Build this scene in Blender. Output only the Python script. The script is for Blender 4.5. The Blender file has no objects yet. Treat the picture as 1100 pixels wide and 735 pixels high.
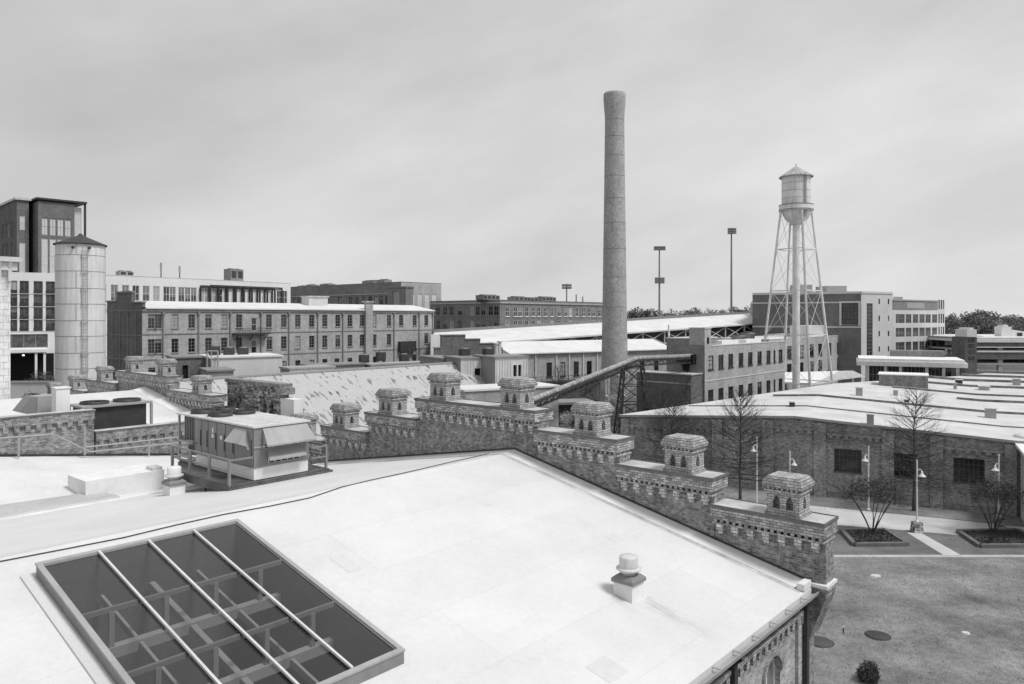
import bpy, math, random
from mathutils import Vector, Matrix
random.seed(7)
scene = bpy.context.scene
col = scene.collection
# ---------------------------------------------------------------- survey helpers
F, CX, HY, EYE = 800.0, 550.0, 341.0, 16.0          # focal length and horizon of the survey photograph, eye height
def P(px, py, Y):
    return Vector(((px - CX) / F * Y, Y, EYE - (py - HY) / F * Y))
def G(px, py, z=0.0):
    return P(px, py, (EYE - z) * F / (py - HY))
def ZY(py, Y): return EYE - (py - HY) / F * Y
UA = math.atan2(.7545, .656)
class Frame:
    def __init__(s, x=0, y=0, ang=0):
        s.x, s.y, s.a = x, y, ang; s.c, s.s = math.cos(ang), math.sin(ang)
    def w(s, x, y, z=0): return Vector((s.x + x*s.c - y*s.s, s.y + x*s.s + y*s.c, z))
    def l(s, p):
        dx, dy = p[0]-s.x, p[1]-s.y
        return (dx*s.c + dy*s.s, -dx*s.s + dy*s.c)
    def sx(s, px, y=0):      # local x where the vertical plane local-y = y is seen at column px
        a = (px-CX)/F; ox, oy = s.x - y*s.s, s.y + y*s.c
        return (a*oy - ox)/(s.c - a*s.s)
    def sy(s, px, x=0):
        a = (px-CX)/F; ox, oy = s.x + x*s.c, s.y + x*s.s
        return (a*oy - ox)/(-s.s - a*s.c)
    def zat(s, py, x, y):
        return ZY(py, s.w(x, y).y)
WORLD = Frame()
UV = Frame(0, 0, UA)
# ---------------------------------------------------------------- object helpers
OFF = {}
FR = {}
def tag(o, label=None, cat=None, group=None, kind=None):
    if label: o['label'] = label
    if cat: o['category'] = cat
    if group: o['group'] = group
    if kind: o['kind'] = kind
    return o
def thing(name, label, cat, fr=WORLD, base=(0, 0, 0), group=None):
    o = bpy.data.objects.new(name, None); col.objects.link(o)
    o.empty_display_size = .3
    o.location = fr.w(*base); o.rotation_euler = (0, 0, fr.a)
    OFF[o.name] = Vector(base)
    return tag(o, label, cat, group)
class MB:
    def __init__(s): s.v = []; s.f = []; s.m = []; s.sm = []
    def face(s, pts, mi=0, smooth=False):
        n = len(s.v); s.v.extend([tuple(p) for p in pts]); s.f.append(tuple(range(n, n+len(pts)))); s.m.append(mi); s.sm.append(smooth)
    def box(s, x0, x1, y0, y1, z0, z1, mi=0, top=None, skip=''):
        if x0 > x1: x0, x1 = x1, x0
        if y0 > y1: y0, y1 = y1, y0
        if z0 > z1: z0, z1 = z1, z0
        t = mi if top is None else top
        if 'f' not in skip: s.face([(x0,y0,z0),(x1,y0,z0),(x1,y0,z1),(x0,y0,z1)], mi)
        if 'b' not in skip: s.face([(x1,y1,z0),(x0,y1,z0),(x0,y1,z1),(x1,y1,z1)], mi)
        if 'l' not in skip: s.face([(x0,y1,z0),(x0,y0,z0),(x0,y0,z1),(x0,y1,z1)], mi)
        if 'r' not in skip: s.face([(x1,y0,z0),(x1,y1,z0),(x1,y1,z1),(x1,y0,z1)], mi)
        if 't' not in skip: s.face([(x0,y0,z1),(x1,y0,z1),(x1,y1,z1),(x0,y1,z1)], t)
        if 'd' not in skip: s.face([(x0,y1,z0),(x1,y1,z0),(x1,y0,z0),(x0,y0,z0)], mi)
    def hexa(s, b, t, mi=0, top=None):            # b, t: four bottom and four top points, counter-clockwise from above
        b = [Vector(p) for p in b]; t = [Vector(p) for p in t]
        for i in range(4):
            j = (i+1) % 4; s.face([b[i], b[j], t[j], t[i]], mi)
        s.face(t, mi if top is None else top); s.face(b[::-1], mi)
    def bar(s, a, b, w, h=None, mi=0, up=(0, 0, 1)):
        a, b = Vector(a), Vector(b); h = h or w
        d = (b-a).normalized(); u = Vector(up)
        if abs(d.dot(u)) > .98: u = Vector((0, 1, 0))
        r = d.cross(u).normalized(); u = r.cross(d)
        r *= w/2; u *= h/2
        A = [a-r-u, a+r-u, a+r+u, a-r+u]; B = [p+(b-a) for p in A]
        for i in range(4):
            j = (i+1) % 4; s.face([A[i], A[j], B[j], B[i]], mi)
        s.face(A[::-1], mi); s.face(B, mi)
    def tube(s, a, b, r0, r1=None, n=8, mi=0, caps=True, smooth=True):
        a, b = Vector(a), Vector(b); r1 = r0 if r1 is None else r1
        d = (b-a).normalized(); u = Vector((0, 0, 1)) if abs(d.z) < .9 else Vector((1, 0, 0))
        x = d.cross(u).normalized(); y = d.cross(x)
        k = len(s.v)
        for i in range(n):
            t = 2*math.pi*i/n; o = x*math.cos(t) + y*math.sin(t)
            s.v.append(tuple(a+o*r0)); s.v.append(tuple(b+o*r1))
        for i in range(n):
            j = (i+1) % n
            s.f.append((k+2*i, k+2*i+1, k+2*j+1, k+2*j)); s.m.append(mi); s.sm.append(smooth)
        if caps:
            s.face([s.v[k+2*i] for i in range(n)], mi); s.face([s.v[k+2*i+1] for i in range(n)][::-1], mi)
    def lathe(s, c, prof, n=24, mi=0, smooth=True, cap=True, ang0=0):
        cx, cy = c[0], c[1]; z0 = c[2] if len(c) > 2 else 0
        k = len(s.v)
        for r, z in prof:
            for i in range(n):
                t = 2*math.pi*i/n + ang0
                s.v.append((cx+r*math.cos(t), cy+r*math.sin(t), z0+z))
        for q in range(len(prof)-1):
            for i in range(n):
                j = (i+1) % n
                s.f.append((k+q*n+i, k+q*n+j, k+(q+1)*n+j, k+(q+1)*n+i)); s.m.append(mi); s.sm.append(smooth)
        if cap and prof[-1][0] > .001: s.face([s.v[k+(len(prof)-1)*n+i] for i in range(n)], mi)
    def prism(s, poly, axis, a0, a1, mi=0):       # poly in the two other axes, extruded along axis 'x','y' or 'z'
        def p3(q, a):
            return {'x': (a, q[0], q[1]), 'y': (q[0], a, q[1]), 'z': (q[0], q[1], a)}[axis]
        A = [p3(q, a0) for q in poly]; B = [p3(q, a1) for q in poly]
        n = len(poly)
        s.face(A[::-1], mi); s.face(B, mi)
        for i in range(n):
            j = (i+1) % n; s.face([A[i], A[j], B[j], B[i]], mi)
    def build(s, name, mats, parent=None, off=None, loc=None):
        off = Vector(off) if off is not None else (OFF.get(parent.name, Vector()) if parent else Vector())
        me = mesh_from(s, name, mats, off)
        o = bpy.data.objects.new(name, me); col.objects.link(o)
        if parent: o.parent = parent; OFF[o.name] = off
        if loc is not None: o.location = loc
        return o
def mesh_from(s, name, mats, off=Vector()):
    me = bpy.data.meshes.new(name)
    me.from_pydata([(x-off[0], y-off[1], z-off[2]) for x, y, z in s.v], [], s.f)
    if not isinstance(mats, (list, tuple)): mats = [mats]
    for m in mats: me.materials.append(m)
    me.polygons.foreach_set('material_index', s.m)
    me.polygons.foreach_set('use_smooth', s.sm)
    uvl = me.uv_layers.new(name='UVMap')
    uv = [0.0]*(2*len(me.loops))
    vs = s.v; k = 0
    for f in s.f:
        a = Vector(vs[f[0]]); n = Vector()
        for i in range(1, len(f)-1): n += (Vector(vs[f[i]])-a).cross(Vector(vs[f[i+1]])-a)
        if n.length > 0: n.normalize()
        h = math.hypot(n.x, n.y)
        if h < .45:
            for i in f: uv[k] = vs[i][0]; uv[k+1] = vs[i][1]; k += 2
        else:
            tx, ty = -n.y/h, n.x/h
            for i in f: uv[k] = vs[i][0]*tx + vs[i][1]*ty; uv[k+1] = vs[i][2]; k += 2
    uvl.data.foreach_set('uv', uv)
    me.update()
    return me
def inst(name, me, parent, loc, rot=0.0):
    o = bpy.data.objects.new(name, me); col.objects.link(o)
    if parent: o.parent = parent
    o.location = loc; o.rotation_euler = (0, 0, rot)
    return o
def kids(o): return [c for c in list(o.children)]
def copy_tree(o, parent=None):
    c = o.copy(); col.objects.link(c); c.parent = parent
    for ch in kids(o): copy_tree(ch, c)
    return c
# ---------------------------------------------------------------- materials
def _new(name):
    m = bpy.data.materials.new(name); m.use_nodes = True
    nt = m.node_tree; b = nt.nodes['Principled BSDF']
    return m, nt, b
def g4(v): return (v, v, v, 1)
def N(nt, t, **k):
    n = nt.nodes.new(t)
    for a, v in k.items(): setattr(n, a, v)
    return n
def noise(nt, coord, scale, detail=4, rough=.55):
    n = N(nt, 'ShaderNodeTexNoise'); n.inputs['Scale'].default_value = scale
    n.inputs['Detail'].default_value = detail; n.inputs['Roughness'].default_value = rough
    nt.links.new(coord, n.inputs['Vector']); return n.outputs['Fac']
def ramp(nt, fac, lo, hi, a=0.0, b=1.0):
    n = N(nt, 'ShaderNodeMapRange'); n.inputs['From Min'].default_value = lo; n.inputs['From Max'].default_value = hi
    n.inputs['To Min'].default_value = a; n.inputs['To Max'].default_value = b
    nt.links.new(fac, n.inputs['Value']); return n.outputs['Result']
def mth(nt, op, a, b=None):
    n = N(nt, 'ShaderNodeMath', operation=op)
    for i, x in enumerate((a, b)):
        if x is None: continue
        if isinstance(x, (int, float)): n.inputs[i].default_value = x
        else: nt.links.new(x, n.inputs[i])
    return n.outputs[0]
def coord(nt, which='Object', scale=None):
    t = N(nt, 'ShaderNodeTexCoord').outputs[which]
    if scale is None: return t
    m = N(nt, 'ShaderNodeMapping'); m.inputs['Scale'].default_value = scale
    nt.links.new(t, m.inputs['Vector']); return m.outputs['Vector']
def togrey(nt, val, sock):
    c = N(nt, 'ShaderNodeCombineColor')
    for i in range(3): nt.links.new(val, c.inputs[i])
    nt.links.new(c.outputs[0], sock)
def m_plain(name, v, rough=.75, amt=.18, scale=1.2, fine=14, metal=0, spec=.35, bump=0, streak=0, objvar=0):
    m, nt, b = _new(name)
    c = coord(nt)
    val = mth(nt, 'MULTIPLY', ramp(nt, noise(nt, c, scale, 5), .3, .7, 1-amt, 1+amt*.6), ramp(nt, noise(nt, c, fine, 3), .3, .7, 1-amt*.5, 1+amt*.5))
    if streak:
        cs = coord(nt, 'UV', (1.6, .12, 1))
        val = mth(nt, 'MULTIPLY', val, ramp(nt, noise(nt, cs, 1.5, 5, .65), .42, .68, 1, 1-streak))
    if objvar:
        r = N(nt, 'ShaderNodeObjectInfo').outputs['Random']
        val = mth(nt, 'MULTIPLY', val, ramp(nt, r, 0, 1, 1-objvar, 1+objvar))
    val = mth(nt, 'MULTIPLY', val, v)
    togrey(nt, val, b.inputs['Base Color'])
    b.inputs['Roughness'].default_value = rough; b.inputs['Metallic'].default_value = metal
    b.inputs['Specular IOR Level'].default_value = spec
    if bump:
        bp = N(nt, 'ShaderNodeBump'); bp.inputs['Strength'].default_value = bump; bp.inputs['Distance'].default_value = .05
        nt.links.new(noise(nt, c, fine*2, 4), bp.inputs['Height']); nt.links.new(bp.outputs['Normal'], b.inputs['Normal'])
    return m
def m_brick(name, v, var=.35, mortar=.4, bw=.22, bh=.075, ms=.012, patch=.3, pscale=.5, bump=.4, streak=.15, big=0, grain=.2):
    m, nt, b = _new(name)
    uv = coord(nt, 'UV')
    t = N(nt, 'ShaderNodeTexBrick'); t.offset = .5
    t.inputs['Scale'].default_value = 1; t.inputs['Brick Width'].default_value = bw; t.inputs['Row Height'].default_value = bh
    t.inputs['Mortar Size'].default_value = ms; t.inputs['Mortar Smooth'].default_value = .2; t.inputs['Bias'].default_value = 0
    t.inputs['Color1'].default_value = g4(v*(1-var)); t.inputs['Color2'].default_value = g4(v*(1+var)); t.inputs['Mortar'].default_value = g4(mortar)
    nt.links.new(uv, t.inputs['Vector'])
    val = N(nt, 'ShaderNodeRGBToBW'); nt.links.new(t.outputs['Color'], val.inputs[0]); val = val.outputs[0]
    c = coord(nt)
    val = mth(nt, 'MULTIPLY', val, ramp(nt, noise(nt, c, pscale, 6, .65), .3, .7, 1-patch, 1+patch))
    if grain:
        val = mth(nt, 'MULTIPLY', val, ramp(nt, noise(nt, c, 2.4, 6, .85), .32, .68, 1-grain, 1+grain))
    if big:
        val = mth(nt, 'MULTIPLY', val, ramp(nt, noise(nt, coord(nt, 'UV', (1, 2.2, 1)), 3.5, 5, .7), .35, .65, 1-big, 1+big))
    if streak:
        val = mth(nt, 'MULTIPLY', val, ramp(nt, noise(nt, coord(nt, 'UV', (1.2, .15, 1)), 1.5, 5, .65), .45, .7, 1, 1-streak))
    togrey(nt, val, b.inputs['Base Color'])
    b.inputs['Roughness'].default_value = .88; b.inputs['Specular IOR Level'].default_value = .2
    if bump:
        bp = N(nt, 'ShaderNodeBump'); bp.inputs['Strength'].default_value = bump; bp.inputs['Distance'].default_value = .02
        h = mth(nt, 'ADD', mth(nt, 'MULTIPLY', t.outputs['Fac'], -1.0), noise(nt, c, 25, 3))
        nt.links.new(h, bp.inputs['Height']); nt.links.new(bp.outputs['Normal'], b.inputs['Normal'])
    return m
def m_glass(name, v=.03, rough=.08, objvar=.8, spec=.5, light=.0, nz=.5):
    m, nt, b = _new(name)
    r = N(nt, 'ShaderNodeObjectInfo').outputs['Random']
    c = coord(nt, 'Object')
    val = mth(nt, 'MULTIPLY', ramp(nt, r, 0, 1, v*(1-objvar), v*(1+objvar)), ramp(nt, noise(nt, c, 1.3, 3), .3, .7, 1-nz, 1+nz))
    if light:      # now and then a drawn blind behind the pane
        val = mth(nt, 'ADD', val, mth(nt, 'MULTIPLY', mth(nt, 'GREATER_THAN', r, 1-light), .3))
    if light:      # some blinds hang half way down
        sp = N(nt, 'ShaderNodeSeparateXYZ'); nt.links.new(c, sp.inputs[0])
        r2 = mth(nt, 'FRACT', mth(nt, 'MULTIPLY', r, 7.31))
        hb = mth(nt, 'GREATER_THAN', sp.outputs['Z'], mth(nt, 'ADD', mth(nt, 'MULTIPLY', r2, 5.0), .5))
        val = mth(nt, 'MAXIMUM', val, mth(nt, 'MULTIPLY', hb, .2))
    togrey(nt, val, b.inputs['Base Color'])
    b.inputs['Roughness'].default_value = rough; b.inputs['Specular IOR Level'].default_value = spec
    return m
def m_seethrough(name, t=.6):
    m, nt, b = _new(name)
    nt.nodes.remove(b); out = nt.nodes['Material Output']
    tr = N(nt, 'ShaderNodeBsdfTransparent'); tr.inputs[0].default_value = g4(t)
    gl = N(nt, 'ShaderNodeBsdfGlossy'); gl.inputs['Roughness'].default_value = .06; gl.inputs['Color'].default_value = g4(.8)
    fr = N(nt, 'ShaderNodeFresnel'); fr.inputs[0].default_value = 1.5
    mx = N(nt, 'ShaderNodeMixShader'); nt.links.new(mth(nt, 'ADD', fr.outputs[0], .075), mx.inputs[0]); nt.links.new(tr.outputs[0], mx.inputs[1]); nt.links.new(gl.outputs[0], mx.inputs[2])
    nt.links.new(mx.outputs[0], out.inputs['Surface'])
    return m
def m_membrane(name, v, seam=.82, wid=13.0, row=2.3, rot=0, off=(0, 0), dirt=.12, streaks=None):
    m, nt, b = _new(name)
    tc = N(nt, 'ShaderNodeTexCoord').outputs['UV']
    mp = N(nt, 'ShaderNodeMapping'); mp.inputs['Rotation'].default_value = (0, 0, rot); mp.inputs['Location'].default_value = (off[0], off[1], 0)
    nt.links.new(tc, mp.inputs['Vector'])
    t = N(nt, 'ShaderNodeTexBrick'); t.offset = .37
    t.inputs['Scale'].default_value = 1; t.inputs['Brick Width'].default_value = wid; t.inputs['Row Height'].default_value = row
    t.inputs['Mortar Size'].default_value = .012; t.inputs['Mortar Smooth'].default_value = .3
    t.inputs['Color1'].default_value = g4(.97); t.inputs['Color2'].default_value = g4(1.02); t.inputs['Mortar'].default_value = g4(seam)
    nt.links.new(mp.outputs[0], t.inputs['Vector'])
    bw = N(nt, 'ShaderNodeRGBToBW'); nt.links.new(t.outputs['Color'], bw.inputs[0])
    c = coord(nt)
    val = mth(nt, 'MULTIPLY', bw.outputs[0], ramp(nt, noise(nt, c, .35, 6, .6), .35, .75, 1.02, 1-dirt))
    val = mth(nt, 'MULTIPLY', val, ramp(nt, noise(nt, c, 7, 4, .7), .35, .7, 1.02, 1-dirt*.45))
    val = mth(nt, 'MULTIPLY', val, ramp(nt, noise(nt, c, 60, 2), .3, .7, .97, 1.03))
    pond = mth(nt, 'ABSOLUTE', mth(nt, 'SUBTRACT', noise(nt, c, .42, 5, .6), .52))           # tide marks of dried puddles
    val = mth(nt, 'MULTIPLY', val, ramp(nt, pond, .0, .018, .97, 1.0))
    val = mth(nt, 'MULTIPLY', val, ramp(nt, noise(nt, c, 22, 3, .7), .66, .74, 1.0, .84))     # grit and scuffs
    if streaks:
        sp = N(nt, 'ShaderNodeSeparateXYZ'); nt.links.new(c, sp.inputs[0])
        for (x, hw, y0, y1, k) in streaks:   # dirt washed downslope and a painted fan shadow: across x, along y
            n1 = noise(nt, coord(nt, 'Object', (6, 1.2, 1)), 1.2, 4)
            dx = mth(nt, 'ABSOLUTE', mth(nt, 'SUBTRACT', sp.outputs['X'], x))
            mx = ramp(nt, dx, hw, hw*.2); my0 = ramp(nt, sp.outputs['Y'], y0, y1)
            msk = mth(nt, 'MULTIPLY', mth(nt, 'MULTIPLY', mx, my0), mth(nt, 'LESS_THAN', sp.outputs['Y'], max(y0, y1)))
            msk = mth(nt, 'MULTIPLY', msk, ramp(nt, n1, .3, .65))
            val = mth(nt, 'MULTIPLY', val, mth(nt, 'SUBTRACT', 1.0, mth(nt, 'MULTIPLY', msk, k)))
    val = mth(nt, 'MULTIPLY', val, v)
    togrey(nt, val, b.inputs['Base Color'])
    b.inputs['Roughness'].default_value = .7; b.inputs['Specular IOR Level'].default_value = .25
    bp = N(nt, 'ShaderNodeBump'); bp.inputs['Strength'].default_value = .12; bp.inputs['Distance'].default_value = .05
    nt.links.new(mth(nt, 'ADD', noise(nt, c, 4, 4), mth(nt, 'MULTIPLY', t.outputs['Fac'], .6)), bp.inputs['Height']); nt.links.new(bp.outputs['Normal'], b.inputs['Normal'])
    return m
M = {}
M['castle_brick'] = m_brick('castle_brick', .25, .42, .36, bw=.20, bh=.085, ms=.012, patch=.42, pscale=5.0, bump=.9, streak=.35, big=.0)
M['castle_trim'] = m_brick('castle_trim_brick', .40, .45, .22, bw=.24, bh=.09, ms=.014, patch=.3, pscale=2.5, bump=.9, streak=.15)
M['turret_brick'] = m_brick('turret_brick', .44, .22, .19, bw=.26, bh=.085, ms=.013, patch=.2, pscale=2.5, bump=.8, streak=.12)
M['eave_brick'] = m_brick('eave_wall_brick', .34, .35, .42, bw=.22, bh=.075, ms=.012, patch=.25, pscale=.7)
M['stone'] = m_brick('rough_stone', .30, .8, .22, bw=.38, bh=.19, ms=.03, patch=.5, pscale=2.4, bump=1.0, big=.4)
M['brick_mid'] = m_brick('mid_brick', .30, .25, .42, patch=.2, pscale=.3, bump=.2)
M['brick_light'] = m_brick('light_brick', .385, .25, .42, patch=.15, pscale=.3, bump=.2)
M['brick_dark'] = m_brick('dark_brick', .13, .3, .2, patch=.25, pscale=.3, bump=.2)
M['corbel_stone'] = m_brick('corbel_brick', .55, .25, .3, bw=.26, bh=.13, ms=.015, patch=.25, pscale=3, bump=.8, streak=.1)
M['brick_slate'] = m_brick('slate_grey_brick', .18, .25, .18, patch=.15, pscale=.3, bump=.2)
M['brick_grey'] = m_brick('grey_brick', .19, .3, .3, patch=.2, pscale=.3, bump=.2)
M['brick_wall'] = m_brick('factory_brick', .31, .5, .32, patch=.35, pscale=.35, bump=.3, streak=.25, big=.15)
M['stack_brick'] = m_brick('chimney_brick', .36, .22, .40, bw=.32, bh=.13, ms=.016, patch=.14, pscale=.5, bump=.3, streak=.15, big=.1)
M['white_brick'] = m_brick('white_painted_brick', .72, .06, .5, bw=.8, bh=.62, ms=.035, patch=.1, bump=.3)
M['white_wall'] = m_plain('white_render', .78, amt=.06, scale=.2, streak=.08)
M['pale_wall'] = m_plain('pale_render', .6, amt=.1, scale=.2, streak=.1)
M['concrete'] = m_plain('concrete', .46, amt=.15, scale=.5, streak=.15, bump=.1)
M['coping'] = m_plain('metal_coping', .14, rough=.5, amt=.2, scale=2)
M['coping_top'] = m_plain('lit_coping_top', .52, rough=.45, amt=.3, scale=1.2)  # paler than the coping sides: light on the caps put into the colour
M['main_roof'] = m_membrane('main_membrane', .66, dirt=.10, seam=.89, streaks=[(8.45, .42, -12.5, -9.9, .36), (7.85, .5, -10.4, -9.3, .32)])  # first streak is dirt, second paints the fan's shadow to its left
M['roof_patch'] = m_plain('patch_membrane', .60, amt=.08, scale=2)
M['roof_white'] = m_membrane('white_membrane', .70, dirt=.16, row=3.0, wid=20, seam=.85)
M['factory_roof'] = m_membrane('factory_membrane', .64, dirt=.26, row=2.2, wid=11, seam=.72)
M['roof_grey'] = m_membrane('grey_membrane', .52, dirt=.3, seam=.8)
M['flash'] = m_plain('white_flashing', .74, amt=.1, scale=1.5)
M['grey_strip'] = m_plain('mottled_strip', .52, amt=.35, scale=.8, fine=6)
M['metal_grey'] = m_plain('painted_grey_metal', .23, rough=.5, amt=.12, scale=1, fine=6, streak=.12)
M['metal_mid'] = m_plain('mid_grey_metal', .36, rough=.5, amt=.12, scale=1, streak=.12)
M['metal_light'] = m_plain('light_metal', .62, rough=.45, amt=.14, scale=1, streak=.15)
M['metal_dark'] = m_plain('dark_metal', .05, rough=.55, amt=.3, scale=2)
M['galv'] = m_plain('galvanised_steel', .4, rough=.4, amt=.2, scale=3, metal=.4)
M['tank'] = m_plain('tank_paint', .72, rough=.5, amt=.07, scale=.35, fine=3, streak=.22)
M['tower_paint'] = m_plain('tower_paint', .78, rough=.5, amt=.15, scale=.5, streak=.25)
M['weathered'] = m_plain('weathered_housing', .36, rough=.8, amt=.5, scale=1.5, fine=9)
M['cone_paint'] = m_plain('cone_paint', .42, rough=.5, amt=.15, scale=.6, streak=.3)
M['rust'] = m_plain('weathered_steel', .2, rough=.8, amt=.5, scale=1.5)
M['black'] = m_plain('black_void', .012, rough=.9, amt=.1)
M['glass'] = m_glass('window_glass', .035, light=.14)
M['glass_mid'] = m_glass('sky_lit_glass', .07, rough=.05, objvar=.5, light=.15)
M['glass_pale'] = m_glass('pale_glass', .6, rough=.1, objvar=.06, nz=.08)
M['wing_glass'] = m_glass('wing_window_glass', .06, light=0, objvar=.3)
M['sky_glass'] = m_seethrough('skylight_glass', .62)
M['frame_white'] = m_plain('white_sash', .7, amt=.06)
M['frame_grey'] = m_plain('grey_sash', .3, amt=.06)
M['frame_smoke'] = m_plain('smoke_sash', .11, amt=.1)
M['frame_dark'] = m_plain('dark_sash', .05, amt=.1)
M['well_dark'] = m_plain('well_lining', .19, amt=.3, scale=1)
M['timber'] = m_plain('dark_timber', .12, amt=.4, scale=2, fine=20)
M['sticker'] = m_plain('white_sticker', .8, amt=.02)
M['well_floor'] = m_brick('attic_floor', .14, .2, .22, bw=3, bh=.3, ms=.02, patch=.3, pscale=1, bump=0, streak=0)
M['bark'] = m_plain('bark', .07, amt=.4, scale=3, fine=20, bump=.3, objvar=.2)
M['twig'] = m_plain('twig', .06, amt=.3, scale=2, objvar=.25)
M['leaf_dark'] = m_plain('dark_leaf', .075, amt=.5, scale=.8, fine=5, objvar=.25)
M['leaf_far'] = m_plain('hazed_foliage', .17, amt=.5, scale=.2, fine=1.0, objvar=.5)  # raised tone stands in for haze over the distant trees
M['mulch'] = m_plain('mulch', .04, amt=.5, scale=1.5, fine=15, bump=.3)
# ================================================================= wall panels with real openings, windows
def panel(mb, A, B, z0, z1, holes=(), depth=.25, mi=0, rmi=None, back=None):
    """wall from A to B (outward on the right-hand side), holes = (s0, s1, za, zb) cut through with reveals"""
    A = Vector((A[0], A[1])); B = Vector((B[0], B[1])); L = (B-A).length; d = (B-A)/L; inn = Vector((-d.y, d.x))
    rmi = mi if rmi is None else rmi
    hs = [(max(0, a), min(L, b), max(z0, c), min(z1, e)) for a, b, c, e in holes if b > 0 and a < L]
    S = sorted(set([0, L] + [round(x, 4) for h in hs for x in h[:2]])); Z = sorted(set([z0, z1] + [round(x, 4) for h in hs for x in h[2:]]))
    def pt(s, z, k=0.0): q = A + d*s + inn*k; return (q.x, q.y, z)
    def solid(i, j):
        if i < 0 or j < 0 or i >= len(S)-1 or j >= len(Z)-1: return True
        s, z = (S[i]+S[i+1])/2, (Z[j]+Z[j+1])/2
        return not any(h[0] < s < h[1] and h[2] < z < h[3] for h in hs)
    for j in range(len(Z)-1):
        i = 0
        while i < len(S)-1:
            if solid(i, j):
                k = i
                while k+1 < len(S)-1 and solid(k+1, j): k += 1
                mb.face([pt(S[i], Z[j]), pt(S[k+1], Z[j]), pt(S[k+1], Z[j+1]), pt(S[i], Z[j+1])], mi); i = k+1
            else:
                a, b, c, e = S[i], S[i+1], Z[j], Z[j+1]
                if solid(i-1, j): mb.face([pt(a, c), pt(a, c, depth), pt(a, e, depth), pt(a, e)][::-1], rmi)
                if solid(i+1, j): mb.face([pt(b, c), pt(b, c, depth), pt(b, e, depth), pt(b, e)], rmi)
                if solid(i, j-1): mb.face([pt(a, c), pt(b, c), pt(b, c, depth), pt(a, c, depth)], rmi)
                if solid(i, j+1): mb.face([pt(a, e), pt(b, e), pt(b, e, depth), pt(a, e, depth)][::-1], rmi)
                if back is not None: mb.face([pt(a, c, depth), pt(b, c, depth), pt(b, e, depth), pt(a, e, depth)], back)
                i += 1
_win = {}
def window_mesh(w, h, nx, ny, fm, gm, t=.06, sill=False):
    key = (round(w, 2), round(h, 2), nx, ny, fm, gm, t, sill)
    if key not in _win:
        w, h = key[0], key[1]
        b = MB(); fd = .05
        b.box(0, t, -fd, fd, 0, h); b.box(w-t, w, -fd, fd, 0, h); b.box(t, w-t, -fd, fd, 0, t); b.box(t, w-t, -fd, fd, h-t, h)
        m = t*.55
        for i in range(1, nx):
            x = t + (w-2*t)*i/nx; b.box(x-m/2, x+m/2, -fd*.8, fd*.8, t, h-t)
        for j in range(1, ny):
            z = t + (h-2*t)*j/ny; b.box(t, w-t, -fd*.6, fd*.6, z-m/2, z+m/2)
        if sill: b.box(-.08, w+.08, -.3, -fd, -.12, 0)
        g = MB(); g.face([(t*.5, .012, t*.5), (w-t*.5, .012, t*.5), (w-t*.5, .012, h-t*.5), (t*.5, .012, h-t*.5)])
        one = MB(); one.v = b.v + g.v; n = len(b.v)
        one.f = b.f + [tuple(i+n for i in f) for f in g.f]; one.m = [0]*len(b.f) + [1]*len(g.f); one.sm = b.sm + g.sm
        _win[key] = (mesh_from(b, 'window', M[fm]), mesh_from(g, 'pane', M[gm]), mesh_from(one, 'window', [M[fm], M[gm]]))
    return _win[key]
def windows(root, A, B, holes, depth=.18, nx=2, ny=3, fm='frame_grey', gm='glass', t=.06, sill=False, panes=True, name='window'):
    A = Vector((A[0], A[1])); B = Vector((B[0], B[1])); d = (B-A).normalized(); inn = Vector((-d.y, d.x)); rot = math.atan2(d.y, d.x)
    off = OFF[root.name]
    for h in holes:
        fr, pn, one = window_mesh(h[1]-h[0], h[3]-h[2], nx, ny, fm, gm, t, sill)
        q = A + d*h[0] + inn*depth
        loc = (q.x-off[0], q.y-off[1], h[2]-off[2])
        if panes:
            o = inst(name, fr, root, loc, rot); inst('pane', pn, o, (0, 0, 0))
        else:
            inst(name, one, root, loc, rot)
# ================================================================= the two castle-fronted warehouses
TD = .95    # turret depth along u
def turret_body():
    b = MB(); hw, hd, H = .54, TD/2, .78
    b.box(-hd-.05, hd+.05, -hw-.05, hw+.05, 0, .1)
    def niche(c): return [(c-.12, c+.12, .22, .50), (c-.08, c+.08, .50, .58), (c-.035, c+.035, .58, .65)]
    z0 = .1
    two = niche(2*hw*.30) + niche(2*hw*.70)
    panel(b, (-hd, hw), (-hd, -hw), z0, H, two, .2, 0, 0, 1)
    panel(b, (hd, -hw), (hd, hw), z0, H, two, .2, 0, 0, 1)
    panel(b, (-hd, -hw), (hd, -hw), z0, H, niche(hd), .2, 0, 0, 1)
    panel(b, (hd, hw), (-hd, hw), z0, H, niche(hd), .2, 0, 0, 1)
    b.box(-hd-.06, hd+.06, -hw-.06, hw+.06, H, H+.06)
    k = H+.06                                          # dentil blocks under the eave
    n = 7
    for i in range(n):
        y = -hw + (i+.25)*2*hw/n
        for s in (-1, 1): b.box(s*(hd-.02), s*(hd+.075), y, y+hw/n, k, k+.09)
    n = 6
    for i in range(n):
        x = -hd + (i+.25)*2*hd/n
        for s in (-1, 1): b.box(x, x+hd/n, s*(hw-.02), s*(hw+.075), k, k+.09)
    b.box(-hd, hd, -hw, hw, k, k+.09)
    return mesh_from(b, 'turret', [M['turret_brick'], M['castle_brick']])
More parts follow.
